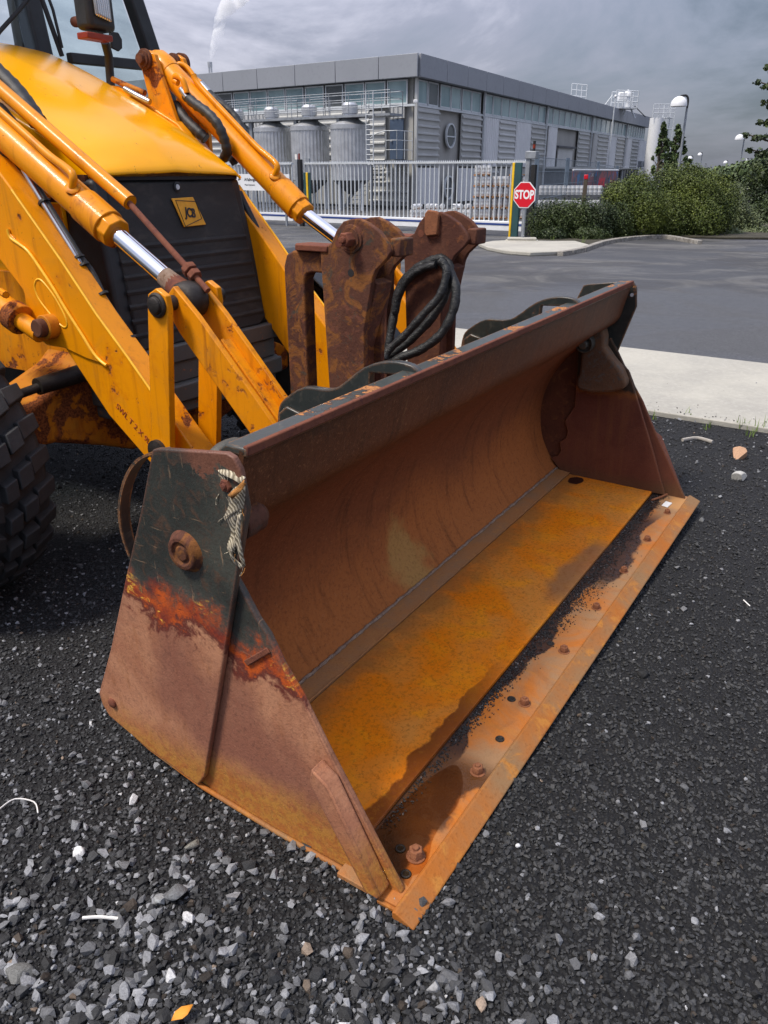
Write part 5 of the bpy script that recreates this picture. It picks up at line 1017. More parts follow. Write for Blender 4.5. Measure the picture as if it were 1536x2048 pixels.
railing(gw, [(s0, -GW-.45, gz), (s1, -GW-.45, gz), (s1, -GW+.35, gz)], hgt, M['galv']); railing(gw, [(s0, -GW+.35, gz), (s1, -GW+.35, gz)], hgt, M['galv'])
for px in (q3(350), q3(620), q3(880)):
    s = FL.pt(px, 300, GW)[0]; MB().bb((s-.07, -GW-.3, 0), (s+.07, -GW-.16, gz-.08)).build('support_leg', M['galv'], gw)
for a, b in ((450, 600), (680, 770), (300, 190)):
    a_, b_ = sorted((FL.pt(q3(a), 240, GW)[0], FL.pt(q3(b), 240, GW)[0])); railing(gw, [(a_, -GW, gz), (b_, -GW, gz), (b_, -GW+.3, gz)], hgt*.85, M['galv'], posts=1.2)
ls = FL.pt(q3(1092), 300, GW)[0]
lad = MB(); lad.tube([(ls-.16, -GW-.5, za-.3), (ls-.16, -GW-.5, gz+.7)], .02, 6).tube([(ls+.16, -GW-.5, za-.3), (ls+.16, -GW-.5, gz+.7)], .02, 6); lad.build('ladder_rail', M['galv_light'], gw)
for k in range(13): z = za-.2+k*(gz+.5-za)/12; MB().tube([(ls-.16, -GW-.5, z), (ls+.16, -GW-.5, z)], .012, 6).build('ladder_rung', M['galv_light'], gw)
# stair to the door
st = FL.put(empty('outside_stair', (0, 0, 0), 0, 'steel stair and landing rising to the blue-grey door', 'stair'))
sa, sb = sL(1150, 700), sL(1320, 700)
MB().bb((sa, -1.3, za-.12), (sb, -.16, za-.03)).build('landing', M['galv'], st); railing(st, [(sb, -.2, za), (sb, -1.28, za), (sL(1255, 700), -1.28, za)], 1.0, M['galv_light'], posts=.7)
run = sa-sL(1010, 880); nst = 9
for k in range(nst):
    x = sa-run*(k+1)/nst; z = (za-.12)*(1-(k+1)/(nst+1)); MB().bb((x, -1.3, z-.03), (x+run/nst+.02, -.4, z)).build('step', M['galv_light'], st)
MB().beam((sa, -1.32, za-.1), (sa-run, -1.32, .05), .03, .16).build('stringer', M['galv'], st); MB().tube(smooth_pts([(sL(1258, 600), -1.3, za+1.0), (sa+.1, -1.3, za+.75), (sa-run*.5, -1.3, za*.5+.6), (sa-run, -1.3, .8)], 4), .022, 6).build('handrail', M['galv_light'], st)
for x in (sa+.1, sb-.1): MB().bb((x-.04, -1.26, 0), (x+.04, -1.18, za-.12)).build('support_leg', M['galv'], st)
# ------------------------------------------------------------------ sliding gate
GK = (lat(1020, 19.3), 19.3, 0); FG = Facade(GK, math.radians(-(90-54.6)))
gzt = FG.z(1000, 322.5); gzb1 = FG.z(1000, 442); gzb0 = FG.z(1000, 461)
def gate(a, b, label, first):
    g_ = FG.put(empty('sliding_gate', (0, 0, 0), 0, label, 'gate', 'galvanised sliding gates'))
    MB().bb((a, -.05, gzt-.04), (b, .05, gzt)).build('top_rail', M['galv_light'], g_)
    mb = MB(); n = int((b-a)/.055)
    for k in range(n): x = a+(b-a)*(k+.5)/n; mb.prism([(x-.014, 0, gzt), (x, 0, gzt+.035), (x+.014, 0, gzt)], (0, .01, 0))
    mb.build('spikes', M['galv_light'], g_)
    MB().bb((a, -.07, gzb0), (b, .07, gzb1)).build('bottom_beam', M['white'], g_, bevel=.008); zz = gzb0+(gzb1-gzb0)*.58; MB().bb((a, -.078, zz), (b, -.071, zz+(gzb1-gzb0)*.20)).build('stripe', M['navy'], g_)
    n = int((b-a)/.128); bar = MB().bb((-.012, -.015, gzb1), (.012, .015, gzt-.04)).build('bar', M['galv_light'], g_); bar.location.x = a+.03
    for k in range(1, n+1): c = bar.copy(); link(c, g_); c.location.x = a+.03+(b-a-.06)*k/n
    return g_
g0, g1 = FG.s_(612, 400), FG.s_(1052, 400); gate(g0, g1, 'long galvanised sliding gate with spiked top rail and blue-striped white beam', True)
gL0, gL1 = FG.s_(330, 400), FG.s_(588, 400); gate(gL0, gL1, 'shorter gate section behind the white direction sign, left of the beacon post', False)
def post(px, pyt, name, label, cat, w, mat, s=None, d=None, ybase=480, extra=None):
    s = FG.s_(px, 400, .12) if s is None else s; z = FG.z(px, pyt, .12); o = FG.put(empty(name, (0, 0, 0), 0, label, cat)); P = FG.K+FG.X*s+FG.N*.12; o.location = (P.x, P.y, 0); return o, z
o, z = post(1052, 302, 'gate_post', 'grey gate guide post with a red beacon, right end of the gate', 'post', 0, None)
MB().bb((-.05, -.05, 0), (.05, .05, z)).build('post_column', M['galv'], o, bevel=.006); MB().bb((.09, -.04, 0), (.19, .06, z-.28)).build('guide_column', M['black'], o); MB().bb((-.06, -.08, z-.16), (.20, .08, z-.01)).build('roller_head', M['galv'], o, bevel=.01)
MB().tube([(.11, 0, z), (.11, 0, z+.05)], .03, 10).build('beacon_foot', M['black'], o); MB().tube([(.11, 0, z+.05), (.11, 0, z+.13)], .032, 10).build('beacon_light', M['amber'], o); MB().tube([(.11, 0, z+.13), (.11, 0, z+.20)], .03, 10).build('beacon_cap', M['black'], o)
o, z = post(597, 319, 'gate_post', 'grey gate post with a small beacon box, above the direction sign', 'post', 0, None)
MB().bb((-.045, -.05, 0), (.045, .05, z)).build('post_column', M['galv'], o, bevel=.006); MB().bb((.07, -.04, 0), (.15, .06, z)).build('guide_column', M['black'], o); MB().bb((-.02, -.05, z), (.05, .05, z+.13)).build('beacon_box', M['offwhite'], o); MB().tube([(.09, 0, z), (.09, 0, z+.15)], .022, 8).build('beacon_light', M['amber'], o)
def bumper_edge(pxt, pyt, pxb, pyb, d, label):
    a, b = wat(pxt, pyt, d), ground(pxb, pyb); a = Vector((b.x, b.y, a.z)); o = empty('safety_edge', (b.x, b.y, 0), math.radians(-30), label, 'gate edge', 'safety edges')
    H = a.z; MB().bb((-.045, -.05, .03), (.005, .05, H)).build('rubber_profile', M['sig_yellow'], o, bevel=.01); MB().bb((.006, -.04, .02), (.15, .04, H)).build('edge_housing', M['teal'], o, bevel=.006)
bumper_edge(1037, 325, 1021, 484, 17.4, 'yellow and dark teal safety edge standing beside the stop sign')
a = FG.pt(614, 345, .2); P = FG.K+FG.X*a[0]+FG.N*.2; o = empty('safety_edge', (P.x, P.y, 0), math.radians(-20), 'yellow and teal safety edge left of the gate, by the beacon post', 'gate edge', 'safety edges')
MB().bb((-.02, -.05, .1), (.035, .05, a[1])).build('rubber_profile', M['sig_yellow'], o, bevel=.01); MB().bb((-.10, -.03, .1), (-.021, .04, a[1])).bb((.036, -.03, .1), (.09, .04, a[1])).build('edge_housing', M['teal'], o)
# stop sign
sb_ = ground(1043, 489); sg = empty('stop_sign', (sb_.x, sb_.y, 0), math.radians(-38), 'red octagonal stop sign on a galvanised pole in a concrete foot', 'road sign')
ctr = wat(1050, 390, sb_.y); hs_ = abs(wat(1050, 364, sb_.y).z-wat(1050, 416, sb_.y).z)/2
MB().tube([(0, .03, .10), (0, .03, ctr.z+.1)], .030, 14).build('pole', M['galv'], sg, smooth=60)
oc = lambda r: [(r*math.cos(math.radians(22.5+45*k)), r*math.sin(math.radians(22.5+45*k))) for k in range(8)]
R8 = hs_/math.cos(math.radians(22.5))
pl = MB().prism([(a, -.02, ctr.z+b) for a, b in oc(R8)], (0, .015, 0)).build('sign_plate', M['white'], sg); MB().prism([(a, -.0245, ctr.z+b) for a, b in oc(R8*.93)], (0, .004, 0)).build('sign_face', M['red'], sg)
text_mesh('sign_lettering', 'STOP', hs_*.92, Matrix(((1, 0, 0, 0), (0, 0, -1, -.0265), (0, 1, 0, ctr.z), (0, 0, 0, 1))), M['white'], sg, extrude=.001, bold=.008, sx=.80)
MB().prism([(-.34, -.17, 0), (.34, -.17, 0), (.34, .17, 0), (-.34, .17, 0)], (0, 0, .09)).prism([(-.30, -.13, .09), (.30, -.13, .09), (.30, .13, .09), (-.30, .13, .09)], (0, 0, .05)).build('concrete_foot', M['kerb_light'] if 'kerb_light' in M else M['concrete'], sg, bevel=.02).rotation_euler.z = math.radians(30)
# direction sign
a, b = FG.pt(471, 348, .3), FG.pt(566, 382, .3); o = FG.put(empty('direction_sign', (0, 0, 0), 0, 'white direction sign with black arrow and Icelandic lettering behind the yellow arm', 'sign')); P = FG.K+FG.X*a[0]+FG.N*.3; o.location = (P.x, P.y, 0)
W, z1, z0 = b[0]-a[0], a[1], b[1]; MB().bb((0, -.02, z0), (W*1.15, 0, z1)).build('sign_board', M['white'], o); 
for x in (W*.1, W*1.02): MB().bb((x, .001, 0), (x+.05, .05, z1)).build('sign_leg', M['galv'], o)
H = z1-z0; TM = lambda x, z: Matrix(((1, 0, 0, x), (0, 0, -1, -.023), (0, 1, 0, z), (0, 0, 0, 1)))
text_mesh('sign_lettering', 'Aðalinngangur', H*.26, TM(W*.20, z0+H*.66), M['ink'], o, bold=.002, align='LEFT'); text_mesh('sign_lettering', 'Main Entrance', H*.16, TM(W*.20, z0+H*.34), M['ink'], o, align='LEFT')
x, z, q = W*.06, z0+H*.66, H*.07; MB().prism([(x, -.024, z), (x+q, -.024, z+q*1.1), (x+q*1.5, -.024, z+q*1.1), (x+q*.9, -.024, z+q*.3), (x+q*2.4, -.024, z+q*.3), (x+q*2.4, -.024, z-q*.3), (x+q*.9, -.024, z-q*.3), (x+q*1.5, -.024, z-q*1.1), (x+q, -.024, z-q*1.1)], (0, .003, 0)).build('sign_arrow', M['ink'], o)
# far fence
pf = [(1074.6, 312, 20.5), (1136, 318, 25), (1197, 325, 33), (1235, 333, 44)]
fn = empty('wire_fence', (0, 0, 0), 0, 'blue-grey post and wire fence running behind the hedge', 'fence'); tops = []
for px, py, d in pf:
    t = wat(px, py, d); tops.append(t); MB().bb((t.x-.05, t.y-.05, 0), (t.x+.05, t.y+.05, t.z+.03)).build('fence_post', M['bluegrey'], fn)
for f in (.985, .80, .62, .44, .26): MB().tube([(t.x, t.y, t.z*f) for t in tops], .008, 5).build('fence_wire', M['bluegrey'], fn)
for a, b in zip(tops[:-1], tops[1:]):
    mb = MB(); n = 34
    for k in range(n): p = a.lerp(b, k/n); mb.bb((p.x-.003, p.y-.003, .1), (p.x+.003, p.y+.003, p.z*.98))
    mb.build('fence_mesh', M['bluegrey'], fn)
mf = empty('mesh_fence', (0, 0, 0), 0, 'fine wire mesh fence behind the gate, in front of the tanks', 'fence'); FG.put(mf); fx0, fx1 = FG.s_(330, 400, -2), FG.s_(620, 400, -2)
mb = MB(); n = 60; ft = FG.z(540, 318, -2)
for k in range(n): x = fx0+(fx1-fx0)*k/n; mb.bb((x, 1.995, 0), (x+.006, 2.0, ft))
for k in range(14): mb.bb((fx0, 1.99, ft*(k+1)/14-.005), (fx1, 1.994, ft*(k+1)/14))
mb.build('wire_panel', M['galv'], mf); MB().bb((fx1, 1.95, 0), (fx1+.06, 2.01, ft)).build('fence_post', M['galv'], mf)
# ------------------------------------------------------------------ kegs
kr, kh = .082, .255
def keg_mesh():
    return MB().lathe((0, 0, 0), (0, 0, 1), [(kr*.8, 0), (kr*.92, .004), (kr*.92, .035), (kr*.98, .05), (kr*1.02, .085), (kr*.97, .10), (kr*.97, .155), (kr*1.02, .17), (kr*.98, .205), (kr*.92, .22), (kr*.92, .25), (kr*.8, kh), (kr*.7, .235), (0, .235)], 14)
M['keg'] = plain('keg_steel', (.74, .74, .73), .42, .55, var=.15, sc=3)
k0 = keg_mesh().build('beer_keg', M['keg'], None, smooth=40); rk = random.Random(3); kcount = 0
def keg(x, y, z, lab, grp, lying=False):
    global kcount
    o = k0 if kcount == 0 else k0.copy()
    if kcount: link(o)
    kcount += 1; o.location = (x, y, z); o.rotation_euler = (math.radians(90) if lying else 0, 0, rk.uniform(0, 6))
    if lying: o.location.z = z+kr
    tag(o, lab, 'keg', grp)
ORD = ('first', 'second', 'third', 'fourth', 'fifth', 'sixth', 'seventh', 'eighth', 'ninth', 'tenth', 'eleventh', 'twelfth', 'thirteenth')
def pallet(x0, x1, y, z, lab):
    o = empty('pallet', ((x0+x1)/2, y, z), 0, lab, 'pallet', 'wooden pallets between the keg layers'); w = (x1-x0)/2
    MB().bb((-w, -.16, .038), (w, .34, .05)).build('deck_board', M['wood'], o)
    for k in (-w, -.03, w-.06): MB().bb((k, -.16, 0), (k+.06, .34, .037)).build('bearer', M['wood'], o)
dk = 26.4; rows_lab = ['bottom', 'second', 'third', 'fourth', 'top']
for c in range(3):
    xa = lat(950+c*36, dk); xb = lat(950+c*36+33, dk)
    for l in range(5):
        z = l*.318+.0
        if l == 4 and c == 1: continue
        pallet(xa, xb, dk, z, '%s pallet of the %s column in the keg stack by the gate end' % (rows_lab[l], ('left', 'middle', 'right')[c]))
        lab = 'steel keg, %s of its pallet, %s layer of the %s column of palleted kegs'
        for k in range(3):
            for r in range(2):
                if l == 4 and rk.random() < .3: continue
                keg(xa+(xb-xa)*(k+.5)/3, dk-.05+r*.20, z+.052, lab % (('front' if r == 0 else 'back')+' '+('left', 'centre', 'right')[k], rows_lab[l], ('left', 'middle', 'right')[c]), 'steel kegs on pallets, %s layer %s column' % (rows_lab[l], ('left', 'middle', 'right')[c]))
for i in range(13):
    px = 826+i*9.6; keg(lat(px, 25.6), 25.6, .06, '%s standing keg from the left in the low row' % ORD[i], 'kegs standing in the low row')
    if i % 5 != 2: keg(lat(px+3, 25.8), 25.8, .32, 'keg lying on its side above the %s keg of the low row' % ORD[i], 'kegs lying on the low row', lying=True)
MB_ = MB().bb((lat(820, 25.7), 25.45, 0), (lat(948, 25.7), 26.0, .055)).build('long_pallet', M['wood'], None); tag(MB_, 'long low wooden pallet under the row of loose kegs', 'pallet')
for r in range(2):
    for i in range(14):
        px = 1086+i*9; keg(lat(px, 23+r*2), 23+r*2, .42+r*.34, '%s white keg from the left in the %s row behind the fence' % (('first', 'second', 'third', 'fourth', 'fifth', 'sixth', 'seventh', 'eighth', 'ninth', 'tenth', 'eleventh', 'twelfth', 'thirteenth', 'fourteenth')[i], 'front' if r == 0 else 'back'), 'white kegs behind the fence, %s row' % ('front' if r == 0 else 'back'))
o = MB().bb((lat(1080, 23), 22.85, 0), (lat(1212, 23), 23.15, .42)).build('keg_rack', M['wall_dark'], None); tag(o, 'low grey rack carrying the front row of white kegs behind the fence', 'rack')
o = MB().bb((lat(1080, 25), 24.85, 0), (lat(1212, 25), 25.15, .76)).build('keg_rack', M['wall_dark'], None); tag(o, 'taller grey rack carrying the back row of white kegs', 'rack')
# banner and card reader
db = 29; a, b = wat(1146, 341, db), wat(1232, 382, db+8); o = empty('printed_banner', (a.x, a.y, 0), math.atan2(b.y-a.y, b.x-a.x), 'printed banner with big red letters hanging behind the fence', 'banner'); Lb = (Vector((b.x, b.y))-Vector((a.x, a.y))).length
zb1, zb0 = a.z, wat(1146, 382, db).z; MB().bb((0, 0, zb0), (Lb, .02, zb1)).build('banner_sheet', M['banner'], o)
text_mesh('banner_lettering', 'MYX', (zb1-zb0)*.62, Matrix(((1, 0, 0, Lb*.60), (0, 0, -1, -.005), (0, 1, 0, zb0+(zb1-zb0)*.32), (0, 0, 0, 1))), M['banner_red'], o, extrude=.002, bold=.03, sx=1.5)
text_mesh('banner_lettering', 'COCO', (zb1-zb0)*.24, Matrix(((1, 0, 0, Lb*.38), (0, 0, -1, -.005), (0, 1, 0, zb0+(zb1-zb0)*.76), (0, 0, 0, 1))), M['white'], o, extrude=.002)
MB().tube([(0, 0, zb1+.02), (Lb, 0, zb1+.02)], .03, 8).build('banner_pole', M['white'], o)
c = wat(1171, 368, 19.6); o = empty('card_reader', (c.x, c.y, 0), math.radians(-20), 'dark card reader column with a red top between fence and hedge', 'column'); MB().bb((-.045, -.04, 0), (.045, .04, c.z+.1)).build('reader_column', M['bark'], o, bevel=.008); MB().bb((-.046, -.045, c.z+.101), (.046, .045, c.z+.2)).build('reader_head', M['red'], o, bevel=.01)
# ------------------------------------------------------------------ roof kit, tower, flagpole, chimney, lamps
def W3(px, py, d): return wat(px, py, d)
rp = empty('roof_platform', W3(1243, 225, 62), 0, 'white vent on a railed platform standing on the roof edge', 'rooftop platform'); R0 = Vector(rp.location)
def rel(px, py, d=62): return W3(px, py, d)-R0
MB().beam(rel(1222, 216), rel(1269, 217), 1.2, .10, up=(0, 0, 1)).build('platform_deck', M['galv_light'], rp)
a, b = rel(1226, 214), rel(1269, 216)
for dy in (-.6, .6): railing(rp, [a+Vector((0, dy, 0)), b+Vector((0, dy, 0))], 1.0, M['galv_light'], r=.035, posts=.55)
MB().tube([rel(1254, 215), rel(1254, 190)], .22, 14).build('vent_pipe', M['white'], rp, smooth=50); MB().lathe(rel(1255, 192), (0, 0, 1), [(0, 0), (.28, 0), (.28, .12), (.15, .34), (0, .4)], 16).build('vent_cowl', M['white'], rp, smooth=50); MB().box(rel(1245, 193), (.6, .5, .5)).build('fan_box', M['white'], rp, bevel=.05)
for p, q in (((1250, 218), (1248, 232)), ((1262, 218), (1270, 236)), ((1236, 217), (1236, 226))): MB().tube([rel(*p), rel(*q)], .06, 8).build('leg', M['galv_light'], rp)
MB().tube([rel(1222, 216), rel(1207, 206+6)], .04, 6).build('guard', M['galv_light'], rp); MB().tube([rel(1225, 190), rel(1208, 212)], .03, 6).build('handrail', M['galv_light'], rp)
MB().tube([rel(1269, 212), rel(1291, 234)], .03, 6).build('stay_cable', M['black'], rp)
a, b = W3(1142, 196, 55), W3(1172, 199, 55); rr = empty('roof_railing', a, 0, 'small white guard railing on the roof behind the flagpole', 'railing'); railing(rr, [Vector((0, 0, -.2)), b-a+Vector((0, 0, -.2))], 1.0, M['galv_light'], r=.03, posts=.35)
t0, t1 = W3(1297, 236, 66), W3(1283, 420, 66); tw = empty('white_tower', (t1.x+.3, 66, 0), 0, 'tall white silo with ladder frames at the far end of the building', 'silo')
MB().tube([(0, 0, -.5), (0, 0, t0.z)], .52, 28).build('silo_shell', M['white'], tw, smooth=50)
for k in range(7):
    z = .6+k*(t0.z-.6)/6; MB().bb((.55, -.5, z-.04), (1.15, .5, z+.04)).build('frame_rung', M['galv_light'], tw)
for x, y in ((.6, -.5), (1.15, -.5), (.6, .5), (1.15, .5)): MB().bb((x-.03, y-.03, 0), (x+.03, y+.03, t0.z+.9)).build('frame_post', M['galv_light'], tw)
railing(tw, [(-.5, -.5, t0.z), (1.15, -.5, t0.z)], .9, M['galv_light'], r=.03, posts=.4)
s = FR.s_(1181, 330); P = FR.K+FR.X*s+FR.N*1.2; zt_ = W3(1187.5, 196, P.y).z; o = empty('flagpole', (P.x, P.y, 0), 0, 'slim white flagpole with a ball top in front of the ribbed facade', 'flagpole'); MB().tube([(0, 0, 0), (0, 0, zt_)], [.055, .035], 10).build('pole', M['galv_light'], o, smooth=60); MB().lathe((0, 0, zt_), (0, 0, 1), [(0, 0), (.07, .03), (.09, .1), (.07, .16), (0, .2)], 12).build('ball', M['white'], o, smooth=70)
c0_ = W3(421.5, 150, 46); c1_ = W3(421.5, 124, 46); o = empty('chimney', c0_, 0, 'thin twin steel chimney pipe with a collar releasing white steam', 'chimney'); hh = c1_.z-c0_.z
for dx_ in (-.06, .06): MB().tube([(dx_, 0, -.6), (dx_, 0, hh*.7)], .045, 10).build('flue', M['inox'], o, smooth=60)
MB().tube([(0, 0, hh*.62), (0, 0, hh)], .12, 14).build('collar', M['inox'], o, smooth=50)
sp_ = [W3(a, b, 46) for a, b in ((422, 118), (425, 100), (432, 82), (438, 62), (440, 40), (450, 22), (462, 5), (480, -18))]
o = MB().tube([p-sp_[0] for p in sp_], [.07, .16, .26, .30, .30, .38, .5, .6], 16).build('steam_plume', M['steam'], None, smooth=70); o.location = sp_[0]; tag(o, 'white steam plume drifting up from the chimney', kind='stuff')
def lamp(px, py, d, label, r=.35):
    t = W3(px, py, d); o = empty('street_lamp', (t.x, t.y, 0), 0, label, 'street lamp', 'street lamps beyond the hedge'); H = t.z
    MB().tube([(0, 0, 0), (0, 0, H*.5), (0, 0, H-.45)], [.075, .06, .05], 10).build('pole', M['galv'], o, smooth=60)
    MB().tube(smooth_pts([(0, 0, H-.5), (0, 0, H-.1), (-.12, 0, H+.08), (-.38, 0, H+.06)], 4), .05, 8).build('lamp_arm', M['black'], o, smooth=60)
    MB().lathe((-.42, 0, H-.28), (0, 0, 1), [(r*1.1, -.10), (r*1.1, 0), (r, .13), (r*.7, .26), (r*.3, .33), (0, .34)], 20).build('lamp_shade', M['white'], o, smooth=60)
lamp(1377, 195, 42, 'tall street lamp with white dome shade above the big bush'); lamp(1490, 270, 75, 'second tall street lamp with white dome, left of the overhanging branch'); lamp(1386, 313, 130, 'small distant street lamp with round head just right of the two young trees'); lamp(1405, 306, 150, 'distant thin street lamp with small flat head above the bush'); lamp(1456, 322, 160, 'faint distant curved street lamp between bush and dark trees'); lamp(1498, 318, 140, 'distant pole rising among the trees near the right margin', .12)

# ------------------------------------------------------------------ island, kerb, planting bed
def slab(pxs, name, h, mat, kind='structure', z0=.004, label=None, cat=None):
    P = [ground(a, b, .0) for a, b in pxs]; o = MB().prism([(p.x, p.y, z0) for p in P], (0, 0, h)).build(name, mat, None, bevel=.015); return tag(o, label, cat, None, kind)
slab([(957, 494), (985, 489), (1020, 487), (1100, 489), (1150, 489), (1178, 497), (1165, 503), (1115, 511), (1060, 513), (1010, 509), (975, 502)], 'pavement_island', .07, M['concrete'])
bedpx = [(1060, 489), (1150, 490), (1175, 497), (1215, 484), (1255, 478), (1310, 473), (1345, 474), (1380, 477), (1440, 479), (1536, 480), (1700, 474), (1700, 440), (1300, 430), (1060, 445)]
M['soil'] = plain('soil', (.05, .045, .03), .95, var=.4, sc=3, bump=.02)
slab(bedpx, 'planting_bed', .05, M['soil'])
kp = smooth_pts([ground(a, b, .02) for a, b in ((1120, 510), (1165, 502), (1205, 488), (1250, 480.5), (1300, 476), (1335, 476), (1370, 482), (1400, 487))], 4)
for i in range(0, len(kp)-2, 2):
    o = MB().beam(kp[i], kp[i+2]-(kp[i+2]-kp[i]).normalized()*.012, .12, .13).build('kerb_stone', M['kerb'], None, bevel=.012); tag(o, kind='structure')
# ------------------------------------------------------------------ foliage
def foliage(name, blobs, n, leaf, cols, label, cat, group=None, upbias=.3, stems=0, stem_h=0, aspect=1.7, seed=0, bare=None):
    r = np.random.default_rng(seed+5); c = np.array([b[0] for b in blobs], float); rad = np.array([b[1] for b in blobs], float); w = rad.prod(1)**.72; w /= w.sum()
    base = Vector((c[:, 0].mean(), c[:, 1].mean(), 0)); k = r.choice(len(blobs), n, p=w)
    d = r.normal(size=(n, 3)); d /= np.linalg.norm(d, axis=1)[:, None]; u = r.random(n)**.34
    # ragged outline
    az = np.arctan2(d[:, 1], d[:, 0]); rough = 1+.10*np.sin(az*7+k*1.7+d[:, 2]*5)+.08*np.sin(az*17+d[:, 2]*13+k)+.07*r.normal(size=n)
    p = c[k]+d*rad[k]*(u*rough)[:, None]; ks = 5.5/max(.35, float(rad.mean())*1.6); gap = np.sin(p[:, 0]*ks*3.1+1.3*np.sin(p[:, 2]*ks*2.3))*np.sin(p[:, 1]*ks*2.7+k)*np.sin(p[:, 2]*ks*3.3+1.1*np.sin(p[:, 0]*ks*1.9)); ok = (p[:, 2] > .02) & ((gap > -.12) | (r.random(n) < .5)); p, d, k, u = p[ok], d[ok], k[ok], u[ok]; n = len(p)
    nrm = d+r.normal(size=(n, 3))*.7+np.array([0, 0, upbias]); nrm /= np.linalg.norm(nrm, axis=1)[:, None]
    t = np.cross(nrm, r.normal(size=(n, 3))); t /= np.linalg.norm(t, axis=1)[:, None]; b = np.cross(nrm, t); s = leaf*r.uniform(.6, 1.35, n)[:, None]
    V = np.stack([p-t*s*aspect*.5, p+b*s*.5+nrm*s*.12, p+t*s*aspect*.5, p-b*s*.5+nrm*s*.12], 1).reshape(-1, 3)-np.array(base)
    F = (np.arange(n)*4)[:, None]+np.array([0, 1, 2, 3]); me = bpy.data.meshes.new('foliage'); me.vertices.add(n*4); me.vertices.foreach_set('co', V.reshape(-1)); me.loops.add(n*4); me.loops.foreach_set('vertex_index', F.reshape(-1).astype(np.int32))
    me.polygons.add(n); me.polygons.foreach_set('loop_start', np.arange(0, n*4, 4, dtype=np.int32)); me.update()
    cc = np.array(cols); f = np.clip(.5+.5*np.sin(p[:, 0]*2.3+k)*np.cos(p[:, 2]*3.1+k*.7)+r.normal(size=n)*.25, 0, 1)[:, None]; col = (cc[0]*(1-f)+cc[1]*f)*r.uniform(.7, 1.3, (n, 1))
    a = me.color_attributes.new('tint', 'FLOAT_COLOR', 'POINT'); q = np.ones((n, 4, 4)); q[..., :3] = col[:, None]; a.data.foreach_set('color', q.reshape(-1)); me.materials.append(M['leaf'])
    root = empty(name, base, 0, label, cat, group); o = bpy.data.objects.new('foliage', me); link(o, root)
    rr = random.Random(seed); mb = MB()
    for b_ in blobs[:max(1, stems)] if stems else []:
        e = Vector(b_[0])-base; f0 = Vector((e.x*.25+rr.uniform(-.1, .1), e.y*.25, 0)); mid = f0.lerp(e, .5)+Vector((rr.uniform(-.1, .1), 0, .05)); R_ = max(b_[1])*.035+.01
        mb.tube(smooth_pts([f0, mid, e], 3), [R_*(1-.7*i/6) for i in range(7)], 6)
    if stems: mb.build('stem', M['bark'], root, smooth=60)
    return root
def bl(px, py, d, rx, rz, ry=None):      # blob centred at a pixel, radii given in photo pixels
    p = wat(px, py, d); k = d/1684*1.02; return ((p.x, p.y, p.z), (rx*k, (ry or rx)*k, rz*k))
G1_, G2_, G3_ = ((.020, .034, .012), (.060, .085, .020)), ((.030, .050, .010), (.115, .145, .022)), ((.07, .09, .045), (.14, .17, .07))
foliage('low_hedge', [bl(1090, 446, 18.3, 36, 42), bl(1120, 444, 18.3, 38, 42), bl(1160, 442, 18.4, 38, 44), bl(1200, 444, 18.4, 36, 42), bl(1235, 446, 18.5, 32, 40), bl(1100, 470, 18.0, 34, 18), bl(1180, 470, 18.0, 40, 18)], 52000, .024, G1_, 'low dark green clipped hedge beside the stop sign', 'hedge', seed=1, stems=7)
foliage('shrub', [bl(1245, 400, 19, 36, 36), bl(1230, 390, 19.2, 26, 26), bl(1275, 385, 19.3, 34, 38), bl(1290, 425, 18.8, 42, 50), bl(1250, 435, 18.8, 32, 40)], 46000, .024, G2_, 'mid height green shrub between low hedge and tallest bush', 'shrub', seed=2, stems=5)
foliage('shrub', [bl(1340, 375, 19.8, 44, 42), bl(1370, 385, 19.6, 46, 50), bl(1410, 400, 19.5, 46, 56), bl(1440, 415, 19.4, 38, 58), bl(1345, 430, 19.3, 50, 54), bl(1400, 440, 19.2, 52, 48), bl(1330, 455, 19.2, 40, 32), bl(1385, 350, 20, 26, 20)], 90000, .024, G2_, 'tallest rounded yellow-green bush right of the hedge', 'shrub', seed=3, stems=6)
foliage('shrub', [bl(1470, 440, 21, 30, 44), bl(1500, 455, 21, 26, 34), bl(1465, 400, 22, 28, 34), bl(1505, 475, 20.0, 28, 20), bl(1460, 474, 19.6, 26, 20), bl(1535, 474, 20.0, 30, 22)], 34000, .028, G3_, 'loose grey-green shrub behind the tallest bush on the right', 'shrub', seed=4, stems=4)
foliage('dark_tree', [bl(1530, 440, 24, 40, 46), bl(1515, 385, 25, 34, 36), bl(1540, 350, 25, 44, 34), bl(1560, 470, 23, 40, 30), bl(1510, 470, 24, 20, 20), bl(1590, 400, 25, 60, 80)], 34000, .042, G1_, 'dark dense tree filling the right margin above the road', 'tree', seed=5, stems=4)
# overhanging branches at the right edge
tb = ground(1640, 520); tr_ = []
for (x0, y0), (x1, y1) in (((1600, 180), (1516, 165)), ((1600, 285), (1492, 270)), ((1600, 230), (1520, 245)), ((1600, 320), (1500, 300)), ((1600, 215), (1530, 205)), ((1600, 150), (1535, 135)), ((1600, 350), (1510, 345)), ((1600, 335), (1530, 325))):
    for k in range(6): tr_.append(bl(x1+(x0-x1)*k/5, y1+(y0-y1)*k/5+4*math.sin(k*2), 16, 8+k*2.2, 5+k*1.2))
t_ = foliage('broadleaf_tree', tr_, 5200, .05, G1_, 'dark green tree reaching its branches in from the right edge', 'tree', seed=6, aspect=1.5)
tl_ = Vector(t_.location); mb = MB(); tk = Vector((wat(1640, 400, 16).x, 16, 0))-tl_
mb.tube([tk, tk+Vector((-.05, 0, 1.6)), tk+Vector((-.1, 0, 3.2)), tk+Vector((0, 0, 4.5))], [.14, .11, .08, .03], 10)
